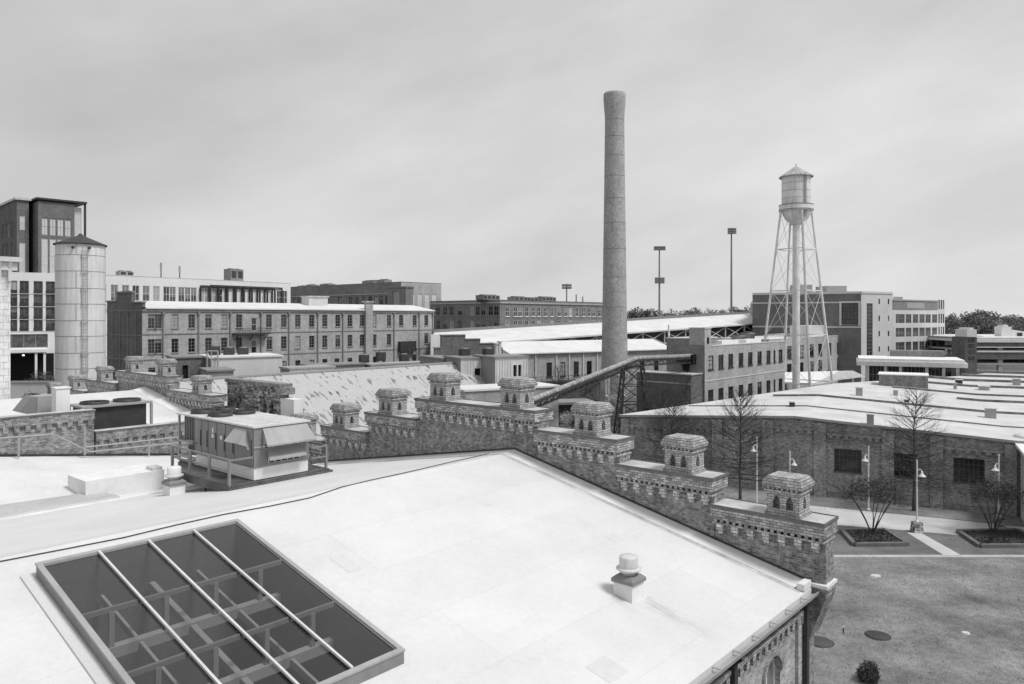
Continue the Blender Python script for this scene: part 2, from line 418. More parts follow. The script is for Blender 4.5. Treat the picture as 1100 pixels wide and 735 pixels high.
def turret_roof():
    b = MB(); hw, hd = .54, TD/2; z = .93
    prof = [(.11, .0, .065), (.125, .067, .07), (.10, .139, .055), (.07, .196, .055), (.035, .253, .05), (0, .305, .045)]
    for e, dz, h in prof:
        b.hexa([(-hd-e, -hw-e, z+dz), (hd+e, -hw-e, z+dz), (hd+e, hw+e, z+dz), (-hd-e, hw+e, z+dz)],
               [(-hd-e+.012, -hw-e+.012, z+dz+h), (hd+e-.012, -hw-e+.012, z+dz+h), (hd+e-.012, hw+e-.012, z+dz+h), (-hd-e+.012, hw+e-.012, z+dz+h)])
    return mesh_from(b, 'turret_roof', M['turret_brick'])
T_BODY, T_ROOF = turret_body(), turret_roof()
def gable_front(root, u, steps, low, thick=.75, zb=0.0, end=None):
    """stepped gable parapet standing on the line local x = u; steps = (v0, v1, top, [turret v])"""
    wall = MB()
    off = OFF[root.name]
    for i, (v0, v1, top, ts) in enumerate(steps):
        if end is not None and i == 0:
            wall.box(u, u+thick, v0, end, 7.3, top-.12, skip='d'); v0 = end
        wall.box(u, u+thick, v0, v1, zb, top-.12, skip='d')
    wall.build('gable_wall', M['castle_brick'], root)
    for i, (v0, v1, top, ts) in enumerate(steps):
        a, b_ = v0, v1
        zt = top-.11
        ct = MB(); pj = .25
        ct.box(u-pj, u+thick+pj, a-.04, b_+.04, zt-.40, zt)                       # projecting brick band
        k = zt-.40
        n = int((b_-a)/.21)
        for q in range(n):                                                       # small dentils
            y = a + (q+.2)*(b_-a)/n
            ct.box(u-.215, u+.05, y, y+.11, k-.11, k)
        ct.box(u-.19, u+thick+.085, a-.02, b_+.02, k-.17, k-.11)
        n = max(3, int((b_-a)/.50)); k -= .17
        for q in range(n):                                                       # corbels, stepped in two courses
            y = a + (q+.3)*(b_-a)/n; w = .23
            ct.box(u-.187, u+.05, y, y+w, k-.2, k, 1); ct.box(u-.10, u+.05, y+.03, y+w-.03, k-.33, k-.2, 1)
        ct.build('corbel_table', [M['castle_trim'], M['corbel_stone']], root)
        c = MB(); cx0, cx1 = u-pj-.03, u+thick+pj+.03; y0, y1 = a-.07, b_+.07
        c.box(cx0, cx1, y0, y1, zt, zt+.075, 0, 1)
        for e in ((cx0, cx0+.04, y0, y1), (cx1-.04, cx1, y0, y1), (cx0+.04, cx1-.04, y0, y0+.04), (cx0+.04, cx1-.04, y1-.04, y1)):
            c.box(e[0], e[1], e[2], e[3], zt+.075, zt+.105, 0)
        c.build('coping', [M['coping'], M['coping_top']], root)
        for t in ts:
            o = inst('turret', T_BODY, root, (u+thick/2-.02-off[0], t-off[1], zt+.077-off[2]))
            inst('turret_roof', T_ROOF, o, (0, 0, 0))
# ---- the near warehouse
EU, EV = 24.4, 8.5
ZE, ZR, SR = 7.39, 10.2, .2237                 # eave, ridge, slope of the right plane
VR = EV + (ZR-ZE)/SR                           # ridge line
VL, SL = 34.6, .1654                           # left eave, slope of the left plane
def zroof(v): return ZR-(VR-v)*SR if v <= VR else ZR-(v-VR)*SL
castle = thing('castle_warehouse', 'nearest brick warehouse with a white membrane roof and a stepped gable topped by turrets', 'warehouse', UV, (10, 21, 0))
steps1 = [(EV-.5, 11.78, 9.5, [EV+.83]), (11.8, 15.7, 10.4, [EV+4.65]), (15.72, 19.75, 11.32, [EV+8.73]),
          (19.77, 27.2, 12.1, [EV+12.7, EV+17.25]), (27.22, 31.1, 11.1, [EV+21.1]), (31.12, 35.0, 10.05, [EV+25.05]), (35.02, 39.1, 9.15, [EV+29.06])]
gable_front(castle, EU, steps1, 0, end=EV+.125)
# roof skin with the skylight well cut through it
SK = (5.85, 10.9, 12.65, 19.85)                # u0, u1, v0, v1
U0 = -12.0
r = MB()
us = [U0, SK[0]+.08, SK[1]-.08, EU-.02]; vs = [EV-.12, SK[2]+.08, SK[3]-.08, VR]
for i in range(3):
    for j in range(3):
        if i == 1 and j == 1: continue
        r.face([(us[i], vs[j], zroof(vs[j])), (us[i+1], vs[j], zroof(vs[j])), (us[i+1], vs[j+1], zroof(vs[j+1])), (us[i], vs[j+1], zroof(vs[j+1]))])
r.face([(U0, VR, ZR), (EU-.02, VR, ZR), (EU-.02, VL, zroof(VL)), (U0, VL, zroof(VL))])
r.face([(U0, EV-.12, zroof(EV-.12)-.18), (EU-.02, EV-.12, zroof(EV-.12)-.18), (EU-.02, EV-.12, zroof(EV-.12)), (U0, EV-.12, zroof(EV-.12))])
r.build('roof', M['main_roof'], castle)
fl = MB()                                      # upturned flashing along the gable
def flash(v0, v1):
    a, b = zroof(v0), zroof(v1)
    fl.face([(EU-.74, v0, a+.015), (EU-.012, v0, a+.09), (EU-.012, v1, b+.09), (EU-.74, v1, b+.015)][::-1], 0)
    fl.face([(EU-.95, v0, a+.006), (EU-.75, v0, a+.010), (EU-.75, v1, b+.010), (EU-.95, v1, b+.006)][::-1], 1)  # darker mottled strip along the roof below the flashing
    fl.bar((EU-.02, v0, a+.13), (EU-.02, v1, b+.13), .04, .06, 2)
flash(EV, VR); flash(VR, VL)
fl.build('flashing', [M['flash'], M['grey_strip'], M['metal_dark']], castle)
cap = MB()                                     # welded strip along the ridge and the joints beside it
for dv, w in ((.28, .02), (.62, .012)):
    cap.face([(U0, VR+dv, zroof(VR+dv)+.004), (EU-.6, VR+dv, zroof(VR+dv)+.004), (EU-.6, VR+dv+w, zroof(VR+dv+w)+.004), (U0, VR+dv+w, zroof(VR+dv+w)+.004)])
cap.build('ridge_joint', M['metal_mid'], castle)
ee = MB()                                      # white edge of the left eave
ee.box(U0, EU-.03, VL-.02, VL+.22, zroof(VL)-.25, zroof(VL)+.035)
ee.build('eave_edge', M['flash'], castle)
# side wall below the right eave
wl = MB(); WV = EV+.12
arch = []
for cu in (21.6, 16.6, 11.9, 7.2):
    w0 = .62; zt = 6.0
    arch += [(cu-w0, cu+w0, 3.6, zt-.42), (cu-w0*.9, cu+w0*.9, zt-.42, zt-.22), (cu-w0*.66, cu+w0*.66, zt-.22, zt-.07), (cu-w0*.3, cu+w0*.3, zt-.07, zt)]
    arch += [(cu-w0, cu+w0, .9, 2.6)]
panel(wl, (U0, WV), (EU+.02, WV), 0, ZE-.17, [(a-U0, b-U0, c, d) for a, b, c, d in arch], .3, 0, 0)
wl.face([(U0, VL, 0), (U0, WV, 0), (U0, WV, ZE-.2), (U0, VR, ZR-.03), (U0, VL, zroof(VL)-.03)])
wl.face([(EU, VL, 0), (U0, VL, 0), (U0, VL, zroof(VL)-.03), (EU, VL, zroof(VL)-.03)])
wl.build('side_wall', M['eave_brick'], castle)
for cu in (21.6, 16.6, 11.9, 7.2):
    b = MB(); w0 = .62; n = 14                 # arched sash with its brick hood
    pts = [(cu+w0*math.cos(math.pi*i/n), 5.42+.6*math.sin(math.pi*i/n)) for i in range(n+1)]
    for i in range(n):
        p, q = pts[i], pts[i+1]
        o0 = (cu+(p[0]-cu)*1.22, 5.42+(p[1]-5.42)*1.22); o1 = (cu+(q[0]-cu)*1.22, 5.42+(q[1]-5.42)*1.22)
        b.hexa([(p[0], WV-.07, p[1]), (q[0], WV-.07, q[1]), (q[0], WV+.25, q[1]), (p[0], WV+.25, p[1])],
               [(o0[0], WV-.07, o0[1]), (o1[0], WV-.07, o1[1]), (o1[0], WV-.005, o1[1]), (o0[0], WV-.005, o0[1])])
    b.build('window_hood', M['castle_brick'], castle)
    f = MB()
    f.box(cu-w0, cu-w0+.08, WV+.16, WV+.24, 3.6, 5.5); f.box(cu+w0-.08, cu+w0, WV+.16, WV+.24, 3.6, 5.5)
    f.box(cu-.03, cu+.03, WV+.165, WV+.235, 3.6, 5.95); f.box(cu-w0+.08, cu+w0-.08, WV+.17, WV+.23, 4.6, 4.68)
    for i in range(n):
        f.bar((pts[i][0], WV+.2, pts[i][1]-.05), (pts[i+1][0], WV+.2, pts[i+1][1]-.05), .08, .1)
    w = f.build('window', M['frame_white'], castle)
    p = MB(); p.face([(cu-w0, WV+.21, 3.6), (cu+w0, WV+.21, 3.6)] + [(q[0], WV+.21, q[1]) for q in pts]); p.build('pane', M['glass'], w)
fz = MB()
fz.box(U0, EU-.05, WV-.15, WV+.05, 6.62, 6.74); fz.box(U0, EU-.05, WV-.12, WV+.05, 6.95, 7.05)
u = U0
while u < EU-.5:
    fz.box(u, u+.2, WV-.14, WV+.02, 6.35, 6.62); u += .42
fz.build('dentil_course', M['castle_trim'], castle)
gt = MB()
gt.prism([(EV-.36, 7.31), (EV-.34, 7.20), (EV-.20, 7.17), (EV-.125, 7.17), (EV-.125, 7.2), (EV-.19, 7.2), (EV-.31, 7.23), (EV-.33, 7.31)], 'x', U0, EU-.12)
u = U0+.4
while u < EU-.4:
    gt.box(u, u+.05, EV-.345, EV-.12, 7.312, 7.33); u += 1.2
gt.build('gutter', M['metal_mid'], castle)
tr = MB(); tr.box(U0, EU-.12, EV-.13, EV+.1, 7.052, 7.165); tr.build('eave_board', M['metal_dark'], castle)
for u_ in (18.6, 9.3):
    b = MB(); b.box(u_-.09, u_+.09, WV-.25, WV-.06, 0, 6.95); b.bar((u_, WV-.16, 6.9), (u_, EV-.28, 7.14), .15)
    b.build('downpipe', M['metal_dark'], castle)
b = MB(); b.box(EU-.95, EU-.25, WV-.1, WV+.02, 0, 6.6); b.build('corner_pilaster', M['eave_brick'], castle)
b = MB(); b.box(EU-.62, EU-.44, WV-.26, WV-.103, 0, 6.95); b.build('downpipe', M['metal_dark'], castle)
b = MB()                                        # corbelled kneeler carrying the end of the gable
b.prism([(EV-.55, 7.32), (EV-.55, 7.12), (EV-.05, 5.75), (EV+.3, 5.75), (EV+.3, 7.32)], 'x', EU-.14, EU+.78)
b.box(EU-.2, EU+.84, EV-.62, EV+.1, 7.32, 7.40)
b.build('kneeler', M['castle_brick'], castle)
b = MB(); b.box(EU-.17, EU+.81, EV-.6, EV-.02, 7.403, 7.5); b.box(EU-.8, EU-.2, EV-.11, EV+.12, 7.41, 7.62); b.build('kneeler_cap', M['flash'], castle)
# skylight
sky = castle
z0 = zroof(SK[2]); lift = .27
def zs(v, d=0): return zroof(v)+lift+d
cb = MB(); fw = .13
def slant(mb, u0, u1, v0, v1, lo, hi, mi=0):
    mb.hexa([(u0, v0, zroof(v0)+lo), (u1, v0, zroof(v0)+lo), (u1, v1, zroof(v1)+lo), (u0, v1, zroof(v1)+lo)],
            [(u0, v0, zroof(v0)+hi), (u1, v0, zroof(v0)+hi), (u1, v1, zroof(v1)+hi), (u0, v1, zroof(v1)+hi)], mi)
su0, su1, sv0, sv1 = SK
SKY = thing('skylight', 'large glazed skylight with four long bays set into the white warehouse roof', 'skylight', UV, ((su0+su1)/2, (sv0+sv1)/2, zroof((sv0+sv1)/2)))
slant(cb, su0, su0+fw, sv0, sv1, -.25, lift); slant(cb, su1-fw, su1, sv0, sv1, -.25, lift)
slant(cb, su0+fw, su1-fw, sv0, sv0+fw, -.25, lift); slant(cb, su0+fw, su1-fw, sv1-fw, sv1, -.25, lift)
cb.build('curb', M['metal_grey'], SKY)
ct = MB()
slant(ct, su0-.02, su0+.1, sv0-.02, sv1+.02, lift+.003, lift+.05); slant(ct, su1-.1, su1+.02, sv0-.02, sv1+.02, lift+.003, lift+.05)
slant(ct, su0+.1, su1-.1, sv0-.02, sv0+.1, lift+.003, lift+.05); slant(ct, su0+.1, su1-.1, sv1-.1, sv1+.02, lift+.003, lift+.05)
ct.build('frame', M['metal_mid'], SKY)
nb, nr = 4, 3
gu = [su0+fw + (su1-su0-2*fw)*i/nb for i in range(nb+1)]; gv = [sv0+fw + (sv1-sv0-2*fw)*j/nr for j in range(nr+1)]
for i in range(1, nb):
    b = MB(); slant(b, gu[i]-.027, gu[i]+.027, sv0+.1, sv1-.1, lift+.02, lift+.075); b.build('glazing_bar', M['metal_light'], SKY)
for j in range(1, nr):
    b = MB(); slant(b, su0+fw, su1-fw, gv[j]-.03, gv[j]+.03, lift-.12, lift-.02); b.build('purlin', M['metal_mid'], SKY)
    for i in range(nb):
        c = (gu[i]+gu[i+1])/2
        s = MB(); s.box(c-.055, c+.055, gv[j]-.05, gv[j]+.05, zroof(gv[j])-.62, zroof(gv[j])+lift-.12); s.build('strut', M['concrete'], SKY)
    s = MB(); slant(s, su0+.17, su1-.17, gv[j]-.08, gv[j]+.08, -.86, -.62); s.build('tie_beam', M['pale_wall'], SKY)
for i in (1, 2, 3):
    wd = .07 if i == 2 else .035
    s = MB(); slant(s, gu[i]-wd, gu[i]+wd, sv0+.3, gv[1]-.1, -.84, -.66); slant(s, gu[i]-wd, gu[i]+wd, gv[1]+.1, gv[2]-.1, -.84, -.66); slant(s, gu[i]-wd, gu[i]+wd, gv[2]+.1, sv1-.3, -.84, -.66)
    s.build('cross_beam', M['pale_wall'], SKY)
for i in range(nb):
    for j in range(nr):
        b = MB(); a, c, d, e = gu[i]-.02*(i > 0), gu[i+1]-.02, gv[j], gv[j+1]
        b.face([(a, d, zs(d, -.01)), (c, d, zs(d, -.01)), (c, e, zs(e, -.01)), (a, e, zs(e, -.01))]); b.build('pane', M['sky_glass'], SKY)
wb = MB()                                       # the light well and the attic floor under it
wz = zroof(sv0)-2.3
def inw(a, b, za, zb_): wb.face([(a[0], a[1], wz), (b[0], b[1], wz), (b[0], b[1], zb_), (a[0], a[1], za)])
k = .15
inw((su0+k, sv0+k), (su0+k, sv1-k), zroof(sv0)-.2, zroof(sv1)-.2); inw((su0+k, sv1-k), (su1-k, sv1-k), zroof(sv1)-.2, zroof(sv1)-.2)
inw((su1-k, sv1-k), (su1-k, sv0+k), zroof(sv1)-.2, zroof(sv0)-.2); inw((su1-k, sv0+k), (su0+k, sv0+k), zroof(sv0)-.2, zroof(sv0)-.2)
wb.build('light_well', M['well_dark'], SKY)
wf = MB(); wf.face([(su0, sv0, wz), (su1, sv0, wz), (su1, sv1, wz), (su0, sv1, wz)]); wf.build('well_floor', M['well_floor'], SKY)
sf = MB(); slant(sf, su0-.3, su0-.13, sv0-.25, sv1+.1, -.02, .05); sf.build('curb_flashing', M['pale_wall'], SKY)
# roof fans
def roof_fan(name, label, fr, u, v, z, k=1.0, body='flash', group=None, sink=.12):
    t = thing(name, label, 'roof fan', fr, (u, v, z), group)
    h = .31*k
    b = MB(); b.box(u-h, u+h, v-h, v+h, z-sink, z+.42*k); b.build('curb', M['flash'], t)
    b = MB(); e = h+.05
    b.hexa([(u-e, v-e, z+.42*k), (u+e, v-e, z+.42*k), (u+e, v+e, z+.42*k), (u-e, v+e, z+.42*k)], [(u-e, v-e, z+.52*k), (u+e, v-e, z+.52*k), (u+e, v+e, z+.52*k), (u-e, v+e, z+.52*k)])
    e2 = h-.06
    b.hexa([(u-e, v-e, z+.522*k), (u+e, v-e, z+.522*k), (u+e, v+e, z+.522*k), (u-e, v+e, z+.522*k)], [(u-e2, v-e2, z+.62*k), (u+e2, v-e2, z+.62*k), (u+e2, v+e2, z+.62*k), (u-e2, v+e2, z+.62*k)])
    b.build('base_plate', M['metal_grey'], t)
    b = MB(); b.lathe((u, v, z), [(.2*k, .6*k), (.2*k, .66*k), (.3*k, .72*k), (.36*k, .76*k), (.36*k, .80*k), (.28*k, .82*k)], 20); b.build('skirt', M['metal_light'], t)
    b = MB(); b.lathe((u, v, z), [(.27*k, .80*k), (.27*k, 1.1*k), (.25*k, 1.13*k), (.1*k, 1.14*k)], 20); b.build('cowl', M[body], t)
    return t
roof_fan('roof_fan', 'white capped exhaust fan standing alone on the bare roof slope near the right eave', UV, 18.25, 11.45, zroof(11.45), 1.0, 'metal_light')
for u_, v_, a_, c_ in ((14.35, 9.5, .8, .7), (20.9, 13.6, .5, .5), (12.2, 16.4, .45, .9), (18.9, 17.6, .35, .35)):      # welded repair patches
    b = MB(); b.face([(u_, v_, zroof(v_)+.005), (u_+a_, v_, zroof(v_)+.005), (u_+a_, v_+c_, zroof(v_+c_)+.005), (u_, v_+c_, zroof(v_+c_)+.005)]); b.build('roof_patch', M['roof_patch'], castle)
# ridge cable
b = MB(); pts = [P(x, y, 1) for x, y in ((-40, 613), (60, 590), (150, 567), (250, 545), (350, 526), (430, 512), (475, 501), (519, 489))]
cab = []
for i in range(26):                             # lies on the roof just beside the ridge, then wanders over to the gable
    u_ = U0 + (EU-.4-U0)*i/25
    v_ = VR-.25 + .06*math.sin(i*1.7) + (0 if u_ < 14 else (u_-14)*.13)
    cab.append((u_, v_, zroof(v_)+.025))
for p, q in zip(cab, cab[1:]): b.tube(p, q, .016, n=6, caps=False)
o = b.build('lightning_cable', M['metal_dark'], None, off=(0, 0, 0)); o.rotation_euler = (0, 0, UA)
tag(o, 'thin dark cable lying along the ridge of the near white roof', 'cable')
# ---- low link roof between the two warehouses
lk = MB(); n = 10
def zlink(u, v):
    t = max(0, min(1, (v-34.6)/10.4)); far = 8.87-.134*(u-11.6); near = 7.75
    return near*(1-t) + far*t
for i in range(n):
    for j in range(4):
        u0_, u1_ = U0+(EU-U0)*i/n, U0+(EU-U0)*(i+1)/n; v0_, v1_ = 34.84+10.1*j/4, 34.84+10.1*(j+1)/4
        lk.face([(u0_, v0_, zlink(u0_, v0_)), (u1_, v0_, zlink(u1_, v0_)), (u1_, v1_, zlink(u1_, v1_)), (u0_, v1_, zlink(u0_, v1_))])
LINK = thing('link_building', 'low link building with a sloping white roof between the two castle warehouses', 'building', UV, (10, 40, 0))
lk.build('roof', M['roof_white'], LINK)
lw = MB(); lw.box(U0, EU, 34.86, 44.9, 0, 6.4); lw.box(EU, EU+.7, 39.14, 44.9, 0, 8.3); lw.build('wall', M['castle_brick'], LINK)
ck = MB()                                        # grey cricket with standing water marks in front of the white box
c = [(5.0, 35.0), (13.6, 35.0), (13.2, 36.3), (5.0, 37.2)]
ck.face([(u_, v_, 8.03+.10*(j > 1)) for j, (u_, v_) in enumerate(c)])
ck.face([(5.0, 35.0, 7.7), (13.6, 35.0, 7.7), (13.6, 35.0, 8.03), (5.0, 35.0, 8.03)], 1); ck.face([(13.6, 35.0, 7.6), (13.2, 36.3, 7.6), (13.2, 36.3, 8.13), (13.6, 35.0, 8.03)], 1)
ck.build('cricket', [M['roof_grey'], M['flash']], LINK)
ed = MB(); 
for i in range(n):
    u0_, u1_ = U0+(EU-U0)*i/n, U0+(EU-U0)*(i+1)/n
    ed.bar((u0_, 44.9, zlink(u0_, 44.9)+.05), (u1_, 44.9, zlink(u1_, 44.9)+.05), .12, .12)
ed.build('edge_trim', M['metal_dark'], LINK)
t = thing('roof_box', 'long white membrane covered box lying on the link roof at the left', 'roof curb', UV, (14, 37.6, zlink(14, 37.6)))
b = MB(); b.box(12.54, 16.0, 36.0, 38.2, 7.2, 8.7); b.build('body', M['flash'], t)
b = MB(); b.box(15.5, 15.95, 36.1, 36.8, 8.703, 8.85); b.build('lid', M['metal_light'], t)
roof_fan('roof_fan', 'white capped exhaust fan between the white box and the air handler platform', UV, 14.6, 31.9, zroof(31.9), 1.05, 'flash', sink=.2)
# ---- rooftop air handler on its platform
HU0, HU1, HV0, HV1, HZ = 16.35, 19.0, 28.45, 33.6, 9.7
AH = thing('air_handler', 'big grey rooftop air handler with a sloping hood on its front end', 'air handler', UV, ((HU0+HU1)/2, 31.5, 9.0))
H2 = HZ+1.68
b = MB(); b.box(HU0, HU1, HV0, HV1, HZ, H2); b.build('casing', M['metal_grey'], AH)
b = MB(); b.box(HU0-.06, HU1+.06, HV0-.06, HV1+1.75, H2, H2+.07)
for i in range(7):
    v = HV0+.5+i*.72; b.box(HU0-.05, HU1+.05, v, v+.05, H2+.07, H2+.1)
b.build('roof_sheet', M['metal_light'], AH)
b = MB(); b.box(HU0+.02, HU1-.02, HV0+.04, HV1, HZ-.5, HZ-.003); b.build('base_curb', M['flash'], AH)
vv = [HV0+.04, HV0+1.55, HV0+2.3, HV0+3.05, HV0+3.85, HV0+4.45, HV1-.02]
for i in range(len(vv)-1):                       # access doors along the long side
    b = MB(); b.box(HU0-.035, HU0-.003, vv[i]+.03, vv[i+1]-.03, HZ+.08, H2-.06); d = b.build('access_door', M['metal_grey'], AH)
    b = MB()
    b.box(HU0-.06, HU0-.036, vv[i]+.07, vv[i]+.12, HZ+.45, H2-.5)
    b.build('latch', M['metal_dark'], d)
    if i in (1, 2, 3, 0):
        b = MB(); zz = H2-.75 if i else HZ+.75
        b.box(HU0-.042, HU0-.0365, vv[i]+.3, vv[i]+.46, zz, zz+.16); 
        if i == 3: b.box(HU0-.042, HU0-.0365, vv[i]+.33, vv[i]+.43, zz+.22, zz+.45)
        b.build('sticker', M['sticker'], d)
def hood(u0, u1, z0, z1, out, name, mat):        # hood on the front end: slopes out and down, open beneath
    b = MB(); v = HV0-.003
    top = [(u0+.12, v, z1), (u1-.12, v, z1)]; lip = [(u0, v-out, z0), (u1, v-out, z0)]; bk = [(u0+.12, v, z0-.0), (u1-.12, v, z0-.0)]
    b.face([lip[0], lip[1], top[1], top[0]]); b.face([lip[0], top[0], bk[0]]); b.face([lip[1], bk[1], top[1]])
    b.box(u0, u1, v-out-.02, v-out, z0-.07, z0)
    o = b.build(name, mat, AH)
    g = MB(); g.face([bk[0], bk[1], (u1-.12, v-.01, z0-.2), (u0+.12, v-.01, z0-.2)]); n = 6
    g.build('grille', M['black'], o)
    for i in range(n):
        s = MB(); x = u0+.15+(u1-u0-.3)*i/(n-1); s.box(x-.02, x+.02, v-.05, v-.012, z0-.2, z0); s.build('louvre_rib', M['metal_light'], o)
hood(HU0+.28, HU1+.0, HZ+1.0, H2-.04, .58, 'intake_hood', M['metal_mid'])
hood(HU0+.5, HU1-.35, HZ+.36, HZ+.74, .36, 'relief_hood', M['metal_mid'])
b = MB(); b.box(HU0-.02, HU1+.02, HV0-.05, HV0-.004, HZ+.84, HZ+.9); b.build('front_rail', M['metal_mid'], AH)
b = MB()                                          # triangular hood on the long side
u_ = HU0-.037; b.face([(u_-.5, HV0+.3, HZ+1.05), (u_, HV0+.5, H2-.1), (u_, HV0+1.5, H2-.1), (u_-.5, HV0+1.5, HZ+1.05)])
b.face([(u_-.5, HV0+1.5, HZ+1.05), (u_, HV0+1.5, H2-.1), (u_, HV0+1.5, HZ+.9)]); b.face([(u_-.5, HV0+.3, HZ+1.05), (u_, HV0+.3, HZ+.85), (u_, HV0+.5, H2-.1)])
b.face([(u_-.5, HV0+.3, HZ+1.05), (u_-.5, HV0+1.5, HZ+1.05), (u_, HV0+1.5, HZ+.9), (u_, HV0+.3, HZ+.85)], 1)
b.build('side_hood', [M['metal_mid'], M['black']], AH)
CV = HV1+1.7
b = MB()                                          # open condenser end
for uu in (HU0+.04, HU1-.04):
    b.bar((uu, CV-.04, HZ-.5), (uu, CV-.04, H2), .09)
    b.bar((uu, HV1, HZ+.45), (uu, CV, HZ+.45), .07); b.bar((uu, HV1, HZ-.25), (uu, CV, HZ-.25), .12)
b.bar((HU0, CV-.04, HZ+.45), (HU1, CV-.04, HZ+.45), .07); b.build('condenser_frame', M['metal_mid'], AH)
b = MB(); b.box(HU0+.25, HU1-.25, HV1+.02, CV-.2, HZ+.5, H2-.02); b.box(HU0+.3, HU1-.3, HV1+.1, CV-.4, HZ-.2, HZ+.35); b.build('condenser_coil', M['metal_dark'], AH)
b = MB()
for j in range(9):
    x = HV1+.12+j*.17; b.bar((HU0+.22, x, HZ+.5), (HU0+.22, x, H2), .03)
b.build('coil_guard', M['metal_mid'], AH)
for uu, v in ((HU0+.75, HV1+.75), (HU1-.75, HV1+.95), (HU0+.75, HV1-.9), (HU1-.75, HV1-.9)):
    b = MB(); b.lathe((uu, v, H2+.07), [(.55, 0), (.55, .17), (.5, .17), (.5, .06), (.1, .08)], 20)
    for k_ in range(6):
        t_ = k_*math.pi/3; b.bar((uu, v, H2+.22), (uu+.53*math.cos(t_), v+.53*math.sin(t_), H2+.22), .03)
    b.build('fan_ring', M['metal_dark'], AH)
PL = thing('equipment_platform', 'dark timber platform with steel guard rails carrying the rooftop air handler', 'platform', UV, (17.5, 31, 8.9))
PZ = HZ-.52
b = MB()
for i in range(10):
    u_ = HU0-1.2+.13*i; b.box(u_, u_+.115, HV0-.15, HV1-.05, PZ-.08, PZ-.01)
b.box(HU0+.1, HU1-.05, HV0-.15, CV+.1, PZ-.08, PZ-.01); b.box(HU1, HU1+1.0, HV0-.1, CV, PZ-.08, PZ-.01)
b.build('deck', M['timber'], PL)
b = MB()
for uu, ve in ((HU0-1.2, HV1-.05), (HU0+.03, CV+.1), (HU1, CV+.1), (HU1+.98, CV+.1)): b.box(uu, uu+.16, HV0-.2, ve, PZ-.34, PZ-.083)
b.box(HU0+.2, HU1, HV0-.22, HV0-.05, PZ-.34, PZ-.083); b.box(HU1+.17, HU1+.97, HV0-.22, HV0-.05, PZ-.34, PZ-.083); b.box(HU0-1.03, HU0+.02, HV0-.22, HV0-.05, PZ-.34, PZ-.083)
for v in (HV0+2.0, HV0+4.2, CV-.1):
    for uu in (HU0-1.12, HU0+.1, HU1+.1, HU1+1.05):
        if v > HV1 and uu < HU0: continue
        b.box(uu-.06, uu+.06, v-.06, v+.06, min(zroof(v), zlink(uu, v) if v > 34.9 else 99)-.1, PZ-.345)
b.build('joist', M['timber'], PL)
rl = [(HU0-1.12, HV1-.15), (HU0-1.12, HV0+3.3), (HU0-1.12, HV0+1.6), (HU0-1.12, HV0-.05)]
for i, (uu, v) in enumerate(rl + [(HU1+.9, HV0), (HU1+.9, HV0+2.5)]):
    b = MB(); b.box(uu-.05, uu+.05, v-.05, v+.05, PZ-.3, PZ+1.05); b.build('rail_post', M['metal_grey'], PL)
b = MB()
for h in (.55, 1.02):
    for p, q in zip(rl, rl[1:]): b.bar((p[0]+.055, p[1], PZ+h), (q[0]+.055, q[1], PZ+h), .07)
    b.bar((rl[0][0], rl[0][1], PZ+h), (rl[0][0]+1.1, rl[0][1], PZ+h), .065)
    b.bar((rl[-1][0], rl[-1][1]-.02, PZ+h), (HU0-.1, rl[-1][1]-.02, PZ+h), .065)
b.build('guard_rail', M['metal_grey'], PL)
b = MB()
for h in (.55, 1.02):
    b.bar((HU1+.95, HV0, PZ+h), (HU1+.95, HV0+2.5, PZ+h), .07); b.bar((HU1+.1, HV0-.03, PZ+h), (HU1+.9, HV0-.03, PZ+h), .065)
b.build('guard_rail', M['metal_grey'], PL)
# ---- the second warehouse, further left
C2 = thing('castle_warehouse', 'second castle-fronted brick warehouse behind the air handler at the left', 'warehouse', UV, (10, 61.7, 0))
U2 = 25.9; V2R, Z2R = 61.7, 10.2
def z2(v): return Z2R-abs(v-V2R)*SL
gable_front(C2, U2, [(50.4, 57.3, 10.5, [52.9]), (57.32, 67.0, 11.5, [58.7, 64.6]), (67.02, 73.9, 10.4, [70.9]), (73.92, 80, 9.25, [77.6]), (80.02, 86.5, 8.2, [83.6])], 0)
b = MB(); b.face([(U0, 45.3, z2(45.3)), (U2-.02, 45.3, z2(45.3)), (U2-.02, V2R, Z2R), (U0, V2R, Z2R)]); b.face([(U0, V2R, Z2R), (U2-.02, V2R, Z2R), (U2-.02, 80, z2(80)), (U0, 80, z2(80))]); b.build('roof', M['roof_white'], C2)
fl = MB()
for a, c in ((45.4, V2R), (V2R, 80)): fl.face([(U2-.9, a, z2(a)+.015), (U2-.012, a, z2(a)+.25), (U2-.012, c, z2(c)+.25), (U2-.9, c, z2(c)+.015)][::-1])
fl.build('flashing', M['flash'], C2)
def parapet(root, u0, u1, v, top, name='side_parapet'):
    w = MB(); w.box(u0, u1, v, v+.5, 0, top-.08, skip='d')
    k = top-.55; w.box(u0, u1, v-.12, v, top-.55, top-.08)
    n = int((u1-u0)/.5)
    for q in range(n):
        x = u0+(q+.3)*(u1-u0)/n; w.box(x, x+.24, v-.115, v, k-.3, k)
    w.build(name, M['castle_brick'], root)
    c = MB(); c.box(u0-.05, u1+.05, v-.17, v+.55, top-.078, top, 0, 1); c.build('coping', [M['coping'], M['coping_top']], root)
parapet(C2, U0, 16.1, 45, 10.85); parapet(C2, 16.2, U2+.7, 45.03, 9.62)
b = MB(); b.box(U2, U2+.75, 45.6, 50.38, 0, 9.0); b.build('gable_wall', M['castle_brick'], C2)
sw = thing('stone_wall', 'ragged rubble stone wall end with two narrow arched windows and a white rendered corner', 'wall', UV, (28, 47.5, 0))
b = MB()
def arc(c): return [(c-.22, c+.22, 9.0, 10.0), (c-.14, c+.14, 10.0, 10.15), (c-.06, c+.06, 10.15, 10.24)]
